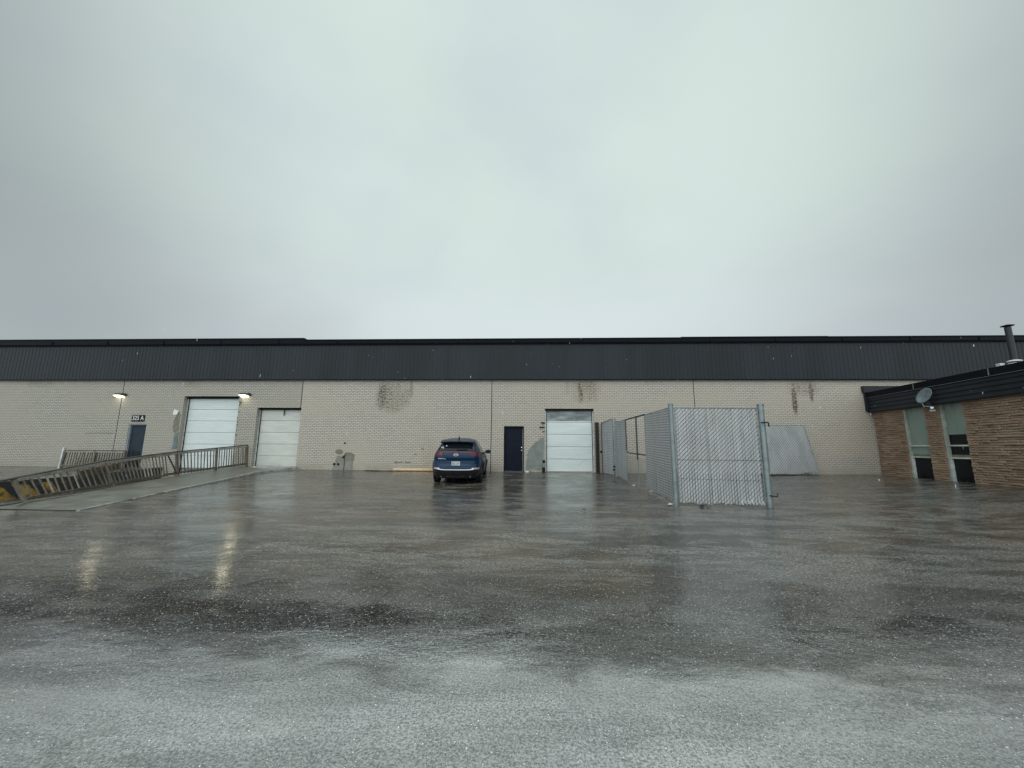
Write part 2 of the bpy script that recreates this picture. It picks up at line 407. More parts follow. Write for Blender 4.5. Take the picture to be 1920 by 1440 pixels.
# ------------------------------------------------------------------ ground, dock pit
XL = lambda y: -18.15
XR = lambda y: lerp_tab(y, [8, 9.2, 12, 15.4, 18.1, 19.2], [-12.25, -12.47, -13.33, -14.38, -14.62, -14.62])
PIT0, PIT1 = 8.2, 18.68
def pit_z(y): return G(-16, PIT0) + (-1.12 - G(-16, PIT0)) * sstep(-.15, 1.0, (y - PIT0) / (PIT1 - PIT0))

def build_ground():
    ys = [-250, -120, -60, -30, -15] + [-8 + .8 * i for i in range(20)] + \
         [PIT0 + (PIT1 - PIT0) * i / 20 for i in range(21)] + [19.4, 40, 120, 400]
    Lg = [-400, -150, -80, -50, -36, -28, -24, -21, -19.3]
    Mg = [0, .33, .66, 1]
    Rg = [0, .03, .08, .14, .2, .26, .32, .38, .44, .5, .56, .62, .68, .74, .8, .86, .92, 1]
    mb = MB(); rows = []
    for y in ys:
        l, r = XL(y), XR(y)
        xs = Lg + [l + (r - l) * t for t in Mg] + [r + (22 - r) * t for t in Rg[1:]] + [30, 50, 100, 400]
        st = len(mb.v)
        for x in xs: mb.v.append((x, y, G(x, y)))
        rows.append((st, len(xs)))
    for j in range(len(ys) - 1):
        ym = (ys[j] + ys[j + 1]) / 2
        for i in range(rows[0][1] - 1):
            if PIT0 < ym < PIT1 and len(Lg) <= i < len(Lg) + 3: continue
            mb.face((rows[j][0] + i, rows[j][0] + i + 1, rows[j + 1][0] + i + 1, rows[j + 1][0] + i))
    o = mb.build('ground', M_asph, smooth=True)
    tag(o, kind='structure')
    # pit floor and walls
    yy = [PIT0 + (PIT1 + .5 - PIT0) * i / 24 for i in range(25)]
    mb = MB(); st = []
    for y in yy:
        st.append(len(mb.v))
        for t in (0, .5, 1): mb.v.append((XL(y) + (XR(y) - XL(y)) * t, y, pit_z(y)))
    for j in range(24):
        for k in range(2): mb.face((st[j] + k, st[j] + k + 1, st[j + 1] + k + 1, st[j + 1] + k))
    tag(mb.build('dock_ramp', M_asph, smooth=True), kind='structure')
build_ground()

def retaining(name, fx, sgn, mat, label, capmat):
    t = thing(name, label, 'retaining wall', (fx(PIT1 - .1), PIT1, 0))
    ox, oy = t.location.x, t.location.y
    mb = MB(); cp = MB(); n = 24
    for j in range(n):
        y0 = PIT0 + (PIT1 - .02 - PIT0) * j / n; y1 = PIT0 + (PIT1 - .02 - PIT0) * (j + 1) / n
        for (yy0, yy1) in ((y0, y1),):
            xa, xb = fx(yy0), fx(yy1); g0, g1 = G(xa, yy0) + .035, G(xb, yy1) + .035
            p0, p1 = pit_z(yy0) - .05, pit_z(yy1) - .05
            w_ = .17 * sgn; e = -.01 * sgn
            mb.poly([(xa + e - ox, yy0 - oy, p0), (xb + e - ox, yy1 - oy, p1), (xb + e - ox, yy1 - oy, g1), (xa + e - ox, yy0 - oy, g0)])
            mb.poly([(xa + w_ - ox, yy0 - oy, g0 - .3), (xb + w_ - ox, yy1 - oy, g1 - .3), (xb + w_ - ox, yy1 - oy, g1), (xa + w_ - ox, yy0 - oy, g0)])
            cp.poly([(xa + e - ox, yy0 - oy, g0), (xb + e - ox, yy1 - oy, g1), (xb + w_ - ox, yy1 - oy, g1), (xa + w_ - ox, yy0 - oy, g0)])
    mb.build('wall_face', mat, t)
    cp.build('coping', capmat, t)
retaining('retaining_wall', XL, -1, M_haz, 'low wall with worn yellow and black hazard stripes on far side of dock ramp', M_concd)
retaining('retaining_wall', XR, 1, M_concd, 'damp concrete wall of dock ramp directly under the long wooden railing', M_concd)

# raised concrete apron beside the long railing, up to the second loading door
def build_apron():
    edge = [(8.4, -9.95), (10.4, -10.45), (13.0, -11.1), (15.2, -11.65), (16.9, -12.0), (17.7, -11.8), (18.66, -11.25)]
    ys = [e[0] for e in edge]; xs = [e[1] for e in edge]
    n = 26; mb = MB(); st = []; hs = []
    for j in range(n + 1):
        y = 8.4 + (18.66 - 8.4) * j / n
        xe = lerp_tab(y, ys, xs); xi = XR(y) + .17
        h = .012 + .06 * sstep(9.5, 17.8, y)
        st.append(len(mb.v))
        for k in range(7):
            x = xi + (xe - xi) * k / 6
            mb.v.append((x, y, G(x, y) + h + .06 * sstep(14, 18, y) * (1 - k / 6)))
        mb.v.append((xe + .005, y, G(xe, y) - .05))
    for j in range(n):
        for k in range(7): mb.face((st[j] + k, st[j] + k + 1, st[j + 1] + k + 1, st[j + 1] + k))
    tag(mb.build('concrete_apron', M_conc), kind='structure')
    # chipped pale edge
    mb = MB()
    for j in range(n):
        if random.random() < .12 and j < 12: continue
        y0 = 8.4 + (18.66 - 8.4) * j / n; y1 = 8.4 + (18.66 - 8.4) * (j + 1) / n
        q = []
        for y in (y0, y1):
            xe = lerp_tab(y, ys, xs); h = .012 + .06 * sstep(9.5, 17.8, y); q.append((xe, y, G(xe, y) + h))
        (xa, ya, za), (xb, yb, zb) = q; wj = .05 + .05 * random.random()
        mb.prism([(xa - wj, ya, za - .13), (xb - wj, yb, zb - .13), (xb + .03, yb, zb - .13), (xa + .03, ya, za - .13)], (0, 0, .138))
    tag(mb.build('kerb', M_concl), kind='structure')
build_apron()

# ------------------------------------------------------------------ warehouse
WY = 18.683
def wall_mesh(x0, x1, z0, z1, holes, y, depth):
    mb = MB()
    xs = sorted({x0, x1} | {h[0] for h in holes} | {h[1] for h in holes})
    zs = sorted({z0, z1} | {h[2] for h in holes} | {h[3] for h in holes})
    inh = lambda x, z: any(h[0] < x < h[1] and h[2] < z < h[3] for h in holes)
    for i in range(len(xs) - 1):
        for k in range(len(zs) - 1):
            if inh((xs[i] + xs[i + 1]) / 2, (zs[k] + zs[k + 1]) / 2): continue
            mb.poly([(xs[i], y, zs[k]), (xs[i + 1], y, zs[k]), (xs[i + 1], y, zs[k + 1]), (xs[i], y, zs[k + 1])])
    for a, b, c, d in holes:
        mb.poly([(a, y, c), (a, y + depth, c), (a, y + depth, d), (a, y, d)])
        mb.poly([(b, y, c), (b, y, d), (b, y + depth, d), (b, y + depth, c)])
        mb.poly([(a, y, d), (a, y + depth, d), (b, y + depth, d), (b, y, d)])
        mb.poly([(a, y, c), (b, y, c), (b, y + depth, c), (a, y + depth, c)])
    # rest of the shell
    mb.poly([(x0, y, z0), (x0, y + 40, z0), (x0, y + 40, z1), (x0, y, z1)])
    mb.poly([(x1, y, z0), (x1, y, z1), (x1, y + 40, z1), (x1, y + 40, z0)])
    mb.poly([(x0, y + 40, z0), (x1, y + 40, z0), (x1, y + 40, z1), (x0, y + 40, z1)])
    return mb

wh = thing('warehouse', 'long low warehouse of cream painted brick under a dark charcoal metal band', 'warehouse', (0, WY, 0))
oy = -WY
X0, X1 = -75, 60
D1 = (-17.55, -14.64, -1.15, 3.56)      # dock door in the pit
D2 = (-13.66, -11.40, .05, 3.00)
D3 = (.66, 2.97, .03, 2.99)
PA = (-20.26, -19.32, .02, 2.15)
PB = (-1.31, -.35, .02, 2.14)
wall_mesh(X0, X1, -1.4, 4.5, [D1, D2, D3, PA, PB], 0, .34).build('wall', M_brick, wh)

# cladding band with ribs
mb = MB()
CB, CT = 4.41, 6.16
mb.box(X0, X1, -.10, .3, CB, CT)
x = X0
while x < X1:
    mb.box(x, x + .03, -.107, -.099, CB + .004, CT)
    x += .19
mb.build('cladding', M_clad, wh)
mb = MB(); mb.box(X0, X1, -.125, -.09, CB - .045, CB - .003); mb.build('cladding_shadow', M_cap, wh)  # black strip drawn in as the thin shadow under the cladding
mb = MB()
mb.box(X0, X1, -.17, .4, CT + .002, CT + .05)
for (a, b, t) in ((X0, -11.46, 6.515), (-11.455, 7.2, 6.43), (7.205, 14.0, 6.455), (14.005, X1, 6.44)):
    mb.box(a, b, -.215, .5, CT + .055, t - .05); mb.box(a, b, -.24, .55, t - .045, t)
x = X0 + 1.2
while x < X1:
    mb.box(x, x + .03, -.245, -.21, CT + .06, 6.40); x += 3.05
mb.build('cornice', M_cap, wh)
mb = MB(); mb.box(X0 + .2, X1 - .2, .56, 39.5, 6.1, 6.25); mb.build('roof', M_roof, wh)

# control joints in the brickwork
for (x, z0, z1, wd) in ((-20.88, .0, 4.36, .022), (-11.44, 3.0, 4.36, .03), (-1.92, -.1, 4.36, .03), (7.72, -.1, 4.36, .024)):
    mb = MB(); n = 8; pts = []
    for i in range(n + 1):
        z = z0 + (z1 - z0) * i / n; pts.append((x + random.uniform(-.006, .006), -.004, z))
    for a, b in zip(pts, pts[1:]): mb.bar(a, b, wd, .006)
    mb.build('control_joint', M_black, wh)

def sectional_door(H, n, mat, topmat=None, ntop=0, frame=True, label=None, ribs=4, dent=False, rec=.26):
    x0, x1, z0, z1 = H
    p = MB(); sh = (z1 - z0 - .06) / n
    top = MB()
    for i in range(n):
        a = z0 + .01 + sh * i; b = a + sh - .018
        tgt = top if i >= n - ntop else p
        tgt.box(x0 + .05, x1 - .05, rec, rec + .04, a, b)
        for k in range(1, ribs + 1):
            zz = a + (b - a) * k / (ribs + 1)
            tgt.box(x0 + .055, x1 - .055, rec - .004, rec + .001, zz - .012, zz + .012)
    o = p.build('loading_door', mat, wh, bevel=.004)
    if label: o['label'] = label
    if top.v: top.build('top_panel', topmat, o)
    q = MB(); q.box(x0 + .02, x1 - .02, rec + .045, rec + .07, z0 - .02, z1); q.build('door_backing', M_groove, o)
    for a_, b_ in ((x0 + .003, x0 + .055), (x1 - .055, x1 - .003)):
        q = MB(); q.box(a_, b_, rec - .05, rec - .012, z0, z1 - .08); q.build('side_track', M_whitetrim, o)
    q = MB(); q.box(x0 + .003, x1 - .003, rec - .10, rec - .02, z1 - .10, z1 - .003)
    q.box(x0 + .058, x0 + .085, rec - .04, rec - .02, z0, z1 - .105); q.box(x1 - .085, x1 - .058, rec - .04, rec - .02, z0, z1 - .105)
    q.build('weather_seal', M_black, o)
    q = MB(); q.box(x0 + .05, x1 - .05, rec - .012, rec + .04, z0 - .03, z0 + .012); q.build('bottom_seal', M_black, o)
    return o
d1 = sectional_door(D1, 8, M_doorw, label='tall white sectional loading door above the sunken dock ramp', rec=.27)
d2 = sectional_door(D2, 5, M_doorw2, label='cream white sectional loading door beside the end of the railing', rec=.25)
d3 = sectional_door(D3, 5, M_doorw, label='white sectional loading door with a dark grey top and scratched bottom panel', rec=.16)
# dark grey sheet over the top of the third door, and the scratch on the lowest one
q = MB(); q.box(D3[0] + .06, D3[1] - .06, .148, .157, 2.42, 2.93); q.build('dark_top_panel', M_doorgrey, d3)
q = MB()
pts = [(2.02, .145, .10), (2.10, .145, .17), (2.16, .145, .28), (2.33, .145, .46), (2.50, .145, .58)]
for a, b in zip(pts, pts[1:]): q.bar(a, b, .03, .006)
q.build('torn_strip', M_white, d3)
# bar hanging on the second door
q = MB(); q.box(-12.40, -12.36, .18, .20, 2.62, 2.93); q.build('lift_bar', M_black, d2)

def person_door(H, mat, label, panels, hx, frame_mat, lightstrip=False):
    x0, x1, z0, z1 = H; rec = .12
    p = MB(); p.box(x0 + .05, x1 - .055, rec, rec + .045, z0 + .02, z1 - .05)
    if panels:
        wd = (x1 - x0 - .105); cx = x0 + .05
        for (za, zb) in ((.16, .62), (.74, 1.30), (1.42, 1.86)):
            for s in (0, 1):
                a = cx + .10 + s * (wd / 2 - .03); b = a + wd / 2 - .17
                p.box(a, b, rec - .012, rec + .001, z0 + za, z0 + zb)
    o = p.build('entrance_door', mat, wh, bevel=.006); o['label'] = label
    f = MB()
    f.box(x0 + .002, x0 + .048, .03, rec + .06, z0, z1 - .05); f.box(x1 - .048, x1 - .002, .03, rec + .06, z0, z1 - .05)
    f.box(x0 + .002, x1 - .002, .028, rec + .062, z1 - .048, z1 - .002)
    f.build('door_frame', frame_mat, o)
    h = MB()
    if panels:
        k_ = MB(); k_.tube([(hx, rec - .005, z0 + 1.12), (hx, rec - .03, z0 + 1.12)], .025, 10); k_.build('deadbolt', M_chrome, o)
        h.tube([(hx, rec - .005, z0 + .98), (hx, rec - .06, z0 + .98)], .022, 10)
    else:
        h.tube([(hx, rec - .005, z0 + 1.05), (hx, rec - .04, z0 + 1.05)], .028, 10)
        h.box(hx - .02, hx + .012, rec - .04, rec - .012, z0 + .70, z0 + .98)
    h.build('handle', M_chrome, o)
    if lightstrip:
        q = MB(); q.box(x1 - .064, x1 - .051, rec - .02, rec + .03, z0 + .03, z1 - .12); q.build('pale_edge_strip', M_whitetrim, o)  # narrow pale strip down the latch side
    q = MB(); q.box(x0, x1, -.02, .10, z0 - .08, z0 + .015); q.build('threshold', M_concd, o)
    return o
person_door(PA, M_slate, 'slate blue steel door under the number sign', False, -19.40, simple('pale_blue_door_frame', (.30, .34, .39), .5))
person_door(PB, M_navy, 'dark navy panelled door right of the parked car', True, -.46, M_black, True)

# repairs of render in the brick
def patch(pts, mat, dpt=.012, name='cement_patch'):
    mb = MB(); mb.prism([(x, 0, z) for x, z in pts], (0, -dpt, 0)); return mb.build(name, mat, wh)
def rough_poly(pts, amp=.03, sub=5):
    out = []
    for (a, b) in zip(pts, pts[1:] + pts[:1]):
        for k in range(sub):
            t = k / sub; out.append((a[0] + (b[0] - a[0]) * t + random.uniform(-amp, amp), a[1] + (b[1] - a[1]) * t + random.uniform(-amp, amp)))
    return out
patch(rough_poly([(-9.62, -.05), (-9.02, -.05), (-9.03, .70), (-9.42, .66), (-9.44, .35)], .02), M_cem)
patch(rough_poly([(-9.0, -.05), (-8.60, -.05), (-8.60, .42), (-9.0, .43)], .012), M_cem, .02)
patch(rough_poly([(-9.0, .45), (-8.56, .44), (-8.53, .72), (-8.72, .82), (-8.98, .84)], .012), M_cemb, .017)
patch([(-9.42 + .20 * math.cos(a) + .12, .86 + .12 * math.sin(a)) for a in [i * .52 for i in range(12)]], M_cemb, .013)
patch(rough_poly([(-.22, .12), (.60, .12), (.60, 1.66), (.30, 1.45), (.02, 1.22), (-.2, .9)], .035, 6), M_cemg, .015)
for (cx, cz, r) in ((-9.50, .27, .058), (-9.30, .27, .058), (-9.05, 1.28, .04)):
    patch([(cx + r * math.cos(a), cz + r * math.sin(a)) for a in [i * .4488 for i in range(14)]], M_black, .026, 'wall_hole')
q = MB()
for a, b in zip([(-9.02, -.03, -.05), (-8.99, -.03, .3), (-9.02, -.03, .5), (-8.98, -.03, .78)], [(-8.99, -.03, .3), (-9.02, -.03, .5), (-8.98, -.03, .78), (-8.98, -.03, .8)]): q.bar(a, b, .022, .006)
q.prism([(-9.15, -.026, .56), (-9.0, -.026, .56), (-9.0, -.026, .74)], (0, -.006, 0)); q.build('wall_crack', M_black, wh)
# spalled edges round the dock door
patch(rough_poly([(-17.9, 1.75), (-17.62, 1.75), (-17.60, 2.66), (-17.72, 2.74), (-17.92, 2.4)], .04), M_cemb, .008, 'spalled_brick')
patch(rough_poly([(-17.80, .92), (-17.57, .92), (-17.57, 1.73), (-17.78, 1.73)], .01), simple('blue_grey_steel_plate', (.14, .18, .19), .5), .02, 'steel_plate')
patch(rough_poly([(-18.02, 2.60), (-17.78, 2.62), (-17.74, 2.84), (-17.98, 2.86)], .04), M_white, .006, 'spalled_brick')
for k in range(9):
    z = .85 + k * .23 + random.uniform(-.05, .05); s = random.uniform(.03, .09)
    patch(rough_poly([(-14.635, z), (-14.635 + s, z + .02), (-14.635 + s * .8, z + .12), (-14.635, z + .14)], .012, 3), M_concd if k % 2 else M_cemb, .007, 'spalled_brick')
for k in range(7):
    a = random.uniform(-.3, .5); patch(rough_poly([(a, -.04), (a + .16, -.04), (a + .15, .05), (a, .06)], .015, 3), M_white if k % 3 == 0 else M_cemg, .012 + .001 * k, 'spalled_brick')
for (xa, xb, zz) in ((-6.55, -6.15, .36), (-6.05, -5.75, .36), (-5.3, -5.15, 1.0), (-5.62, -5.5, .74), (-28.0, -27.4, .85), (-22.5, -21.0, 1.64)):
    patch(rough_poly([(xa, zz), (xb, zz + .01), (xb, zz + .06), (xa, zz + .05)], .012, 4), M_cemb, .005, 'scuff')

# ------------------------------------------------------------------ lamps and sign on the wall
M_lens, ntl, pl = new_mat('lit_lamp_lens')
setc(pl, (.9, .88, .8), .3); pl.inputs['Emission Color'].default_value = (1, .92, .66, 1); pl.inputs['Emission Strength'].default_value = 9
M_lamph = simple('bronze_lamp_housing', (.055, .055, .055), .5)
def wall_lamp(x, z, label, pw):
    t = thing('wall_lamp', label, 'lamp', (x, WY, z), 0, 'lit lamps on the warehouse wall')
    h = MB()
    h.prism([(-.20, -.003, -.02), (-.20, -.003, .13), (-.20, -.20, .135), (-.20, -.30, .06), (-.20, -.30, .02)], (.45, 0, 0))
    h.build('housing', M_lamph, t, bevel=.012)
    l = MB()
    l.prism([(-.19, -.295, .015), (-.19, -.06, -.075), (-.19, -.03, -.025)], (.33, 0, 0)); l.build('lens', M_lens, t)
    b = MB(); b.box(-.06, .06, -.03, -.002, -.09, -.022); b.build('bracket', M_lamph, t)
    return t
    ld = bpy.data.lights.new('lamp_light', 'AREA'); ld.shape = 'RECTANGLE'; ld.size = .3; ld.size_y = .12; ld.energy = pw; ld.color = (1, .93, .60)
    lo = bpy.data.objects.new('lamp_light', ld); C.objects.link(lo); lo.parent = t; lo.location = (-.02, -.17, -.10)
    lo.rotation_euler = (R(18), 0, 0)
    return t
wall_lamp(-20.87, 3.56, 'lit dark wall lamp above the small number sign, left of the pair', 3.0)
wall_lamp(-14.30, 3.58, 'lit dark wall lamp between the two white loading doors', 3.2)
# cable above the left lamp is part of the control joint seen there; small box under the right lamp
t = thing('junction_box', 'small grey box beside the right wall lamp at corner of dock door', 'electrical box', (-14.55, WY, 3.38))
q = MB(); q.box(-.08, .04, -.07, -.002, -.12, .10); q.build('box_body', M_cemg, t, bevel=.008)
q = MB(); q.tube([(.0, -.04, -.12), (.0, -.04, -.22), (-.03, -.035, -.30)], .012, 6); q.build('conduit', M_lamph, t)

def text_mesh(name, body, size, mat, parent, loc, rot=(math.pi / 2, 0, 0), ext=.004, sx=1):
    cu = bpy.data.curves.new(name, 'FONT'); cu.body = body; cu.size = size; cu.extrude = ext; cu.offset = 0
    cu.align_x = 'CENTER'; cu.align_y = 'CENTER'
    o = bpy.data.objects.new(name, cu); C.objects.link(o)
    dg = bpy.context.evaluated_depsgraph_get()
    me = bpy.data.meshes.new_from_object(o.evaluated_get(dg)); me.name = name
    bpy.data.objects.remove(o); bpy.data.curves.remove(cu)
    me.materials.clear(); me.materials.append(mat)
    o = bpy.data.objects.new(name, me); C.objects.link(o); o.parent = parent; o.location = loc; o.rotation_euler = rot; o.scale = (sx, 1, 1)
    return o
t = thing('number_sign', 'small black sign reading 325 A above the slate blue door', 'sign', (-19.81, WY, 2.44))
q = MB(); q.box(-.34, .34, -.025, -.003, -.165, .165); q.build('board', M_black, t, bevel=.004)
text_mesh('lettering', '325 A', .31, M_white, t, (0, -.03, 0), sx=.80)

# door sensor brackets left of the third door
t = thing('door_bracket', 'small black brackets on brick at upper left of the scratched loading door', 'bracket', (.60, WY, 2.3))
q = MB(); q.box(-.12, .04, -.07, -.002, -.02, .04); q.build('upper_bracket', M_black, t)
q = MB(); q.box(-.20, .03, -.06, -.002, -.22, -.18); q.box(-.2, -.16, -.06, -.002, -.25, -.222); q.build('lower_bracket', M_black, t)
q = MB(); q.box(-.06, .03, -.05, -.002, -.42, -.40); q.build('hook', M_black, t)
t = thing('door_bumper', 'stubby black and grey bumper at lower left of the scratched loading door', 'bumper', (.60, WY, 0))
q = MB(); q.box(-.09, .05, -.12, -.002, -.02, .22); q.build('rubber_block', M_black, t, bevel=.01)
q = MB(); q.box(-.07, .05, -.10, -.002, .42, .56); q.build('rubber_block', M_black, t, bevel=.01)
q = MB(); q.box(-.07, .04, -.09, -.002, .222, .418); q.build('steel_plate', M_cemg, t)
# steel guard right of third door
t = thing('guard_post', 'dark rusty steel channel standing against brick right of the scratched loading door', 'guard post', (3.08, WY - .1, 0))
q = MB(); q.box(-.075, .085, -.015, .015, -.05, 2.34); q.box(-.075, -.055, -.09, -.016, -.05, 2.34); q.box(.065, .085, -.09, -.016, -.05, 2.34)
q.build('channel', M_steelrust, t)
q = MB(); q.box(-.11, .12, -.12, .05, -.02, .012); q.build('base_plate', M_steelrust, t)

# planks lying against the foot of the wall, left of the car
t = thing('pine_plank', 'fresh pale pine plank lying along wall foot just left of the car', 'plank', (-5.6, WY - .06, G(-5.6, WY)))
M = Matrix.Rotation(R(-1.1), 4, 'Y')
q = MB(); q.box(-.95, 1.35, -.045, 0.0, .03, .12, M); q.build('board', M_woodnew, t, bevel=.004)
t = thing('dark_batten', 'thin dark batten on the ground in front of the pale pine plank', 'batten', (-6.1, WY - .25, G(-6, WY - .25)))
q = MB(); q.box(-1.75, 1.9, -.03, .03, .0, .035, Matrix.Rotation(R(2), 4, 'Z')); q.build('batten', M_wooddk, t)
t = thing('sawn_batten', 'thin fresh pine batten lying under the pale pine plank by the wall', 'batten', (-5.3, WY - .14, G(-5.3, WY)))
q = MB(); q.box(-1.9, .75, -.03, .03, .0, .04, Matrix.Rotation(R(1), 4, 'Z')); q.build('batten', M_woodnew, t)

# broken slab of concrete in front of the cream door
t = thing('broken_ramp_plate', 'bent grey plate bridging the step under the cream loading door', 'ramp plate', (-12.3, WY - .25, .05))
q = MB(); q.prism([(-1.0, -.25, .05), (-.2, -.45, -.02), (.7, -.25, .02), (1.0, .2, .07), (-.9, .22, .12)], (0, 0, .025)); q.build('plate', M_concl, t)
q = MB(); q.prism([(-.3, -.6, -.05), (.5, -.5, -.04), (.9, -.05, .04), (.2, -.2, .06)], (0, 0, .03)); q.build('broken_corner', M_cemg, t)

# ------------------------------------------------------------------ wooden railings
def railing(name, label, posts, bal_gap=.115, missing=(), mats=(M_wood, M_woodlt, M_wooddk), ext0=.0, tilt=0, broken_board=None, topw=.10):
    """posts: (bottom point, top point) pairs"""
    b0 = Vector(posts[0][0]); t = thing(name, label, 'railing', tuple(b0))
    P = [(Vector(a) - b0, Vector(b) - b0) for a, b in posts]
    for a, b in P:
        dn = (b - a).normalized(); q = MB(); q.bar(a - dn * .06, b, .075, .075); q.build('post', mats[0], t, bevel=.006)
    for i, ((a, b), (c, d)) in enumerate(zip(P, P[1:])):
        along = (c - a).normalized(); side = along.cross(Vector((0, 0, 1))).normalized()
        e0 = -ext0 if i == 0 else 0
        u0 = (b - a); u1 = (d - c)
        q = MB(); q.bar(b + (d - b).normalized() * e0 + Vector((0, 0, .02)), d + Vector((0, 0, .02)), topw, .04, side); q.build('top_rail', mats[2], t, bevel=.004)
        q = MB(); q.bar(b + (d - b).normalized() * .06 - u0 * .045 + side * .05, d - (d - b).normalized() * .06 - u1 * .045 + side * .05, .03, .075, side); q.build('upper_stringer', mats[1], t)
        q = MB(); q.bar(a + (c - a).normalized() * .05 + u0 * .13 + side * .05, c - (c - a).normalized() * .05 + u1 * .13 + side * .05, .03, .08, side); q.build('lower_stringer', mats[0], t)
        ln = (c - a).length; n = int(ln / (bal_gap[i] if isinstance(bal_gap, (list, tuple)) else bal_gap))
        for k in range(1, n):
            s = k / n
            if (i, k) in missing or any(mi == i and lo < s < hi for mi, lo, hi in [m for m in missing if len(m) == 3]): continue
            lo = a + (c - a) * s; hi = b + (d - b) * s; uu = hi - lo
            j = random.gauss(0, .010 if i else .022)
            p0 = lo + uu * .05 + side * .015 + along * j; p1 = hi - uu * .02 + side * .015 - along * j
            q = MB(); q.bar(p0, p1, .029, .029, side)
            q.build('baluster', mats[1] if random.random() < .14 else mats[0], t)
    return t
pA = ((-12.32, 9.21, -.27), (-12.72, 9.18, .26))
pB = ((-13.20, 12.0, -.20), (-13.66, 12.0, .58))
pC = ((-14.26, 15.39, -.10), (-14.46, 15.39, .83))
pD = ((-13.98, 16.95, .02), (-14.06, 16.95, .98))
pE = ((-13.70, 18.45, .14), (-13.78, 18.45, 1.13))
lr = railing('wooden_railing', 'long weathered wooden railing leaning over the sunken dock ramp', [pA, pB, pC, pD, pE],
    missing=[(1, .80, .97)], ext0=.30, bal_gap=[.20, .175, .125, .115])
# one loose baluster, the loose board and a fallen strip on the apron
q = MB(); o0 = Vector(pA[0])
q.bar(Vector((-14.32, 14.9, .70)) - o0, Vector((-14.10, 15.15, .02)) - o0, .036, .036); q.build('baluster', M_wooddk, lr)['label'] = 'dark baluster hanging loose in the gap'
q = MB(); q.bar(Vector((-13.38, 11.1, .22)) - o0, Vector((-13.72, 12.6, .42)) - o0, .02, .22, Vector((1, .2, 0))); q.build('loose_board', M_wood, lr)
t = thing('fallen_wood_strip', 'thin split wood strip lying on concrete below the railing', 'wood strip', (-12.2, 9.3, G(-12, 9.3) + .03))
q = MB(); q.tube([(.55, -.75, .0), (.25, -.42, .0), (.0, -.05, .012), (-.12, .5, .02), (-.35, 1.2, .02), (-.62, 2.1, .03)], [.012, .018, .02, .018, .016, .01], 6)
q.build('strip', M_woodlt, t)
# short railing on the far side
def short_railing():
    y = 18.18
    Lr = railing('wooden_railing', 'short dark wooden railing standing parallel to wall near the slate blue door',
        [((-22.82, y, G(-22, y)), (-22.72, y, .80)), ((-21.22, y, G(-21, y)), (-21.18, y, .81)), ((-19.72, y, G(-20, y)), (-19.66, y, .80))], bal_gap=.125)
    q = MB(); q.box(-.10, -.02, -.07, .06, -.02, .98, Matrix.Rotation(R(4), 4, 'Y')); q.build('end_cover', M_whitetrim, Lr)
short_railing()
t = thing('pipe_handrail', 'small black metal handrail at the foot of slate blue door', 'handrail', (-19.6, 18.25, G(-19.6, 18.25)))
q = MB(); zt = .80
q.tube([(-.02, 0, 0), (0, 0, zt - .05), (.05, 0, zt), (.50, 0, zt), (.56, 0, zt - .06), (.56, 0, 0)], .022, 8)
q.build('loop', M_black, t, smooth=True)
q = MB(); q.tube([(.0, 0, .42), (.56, 0, .42)], .018, 8); q.tube([(.2, 0, .42), (.27, 0, zt)], .014, 6); q.build('cross_bar', M_black, t)

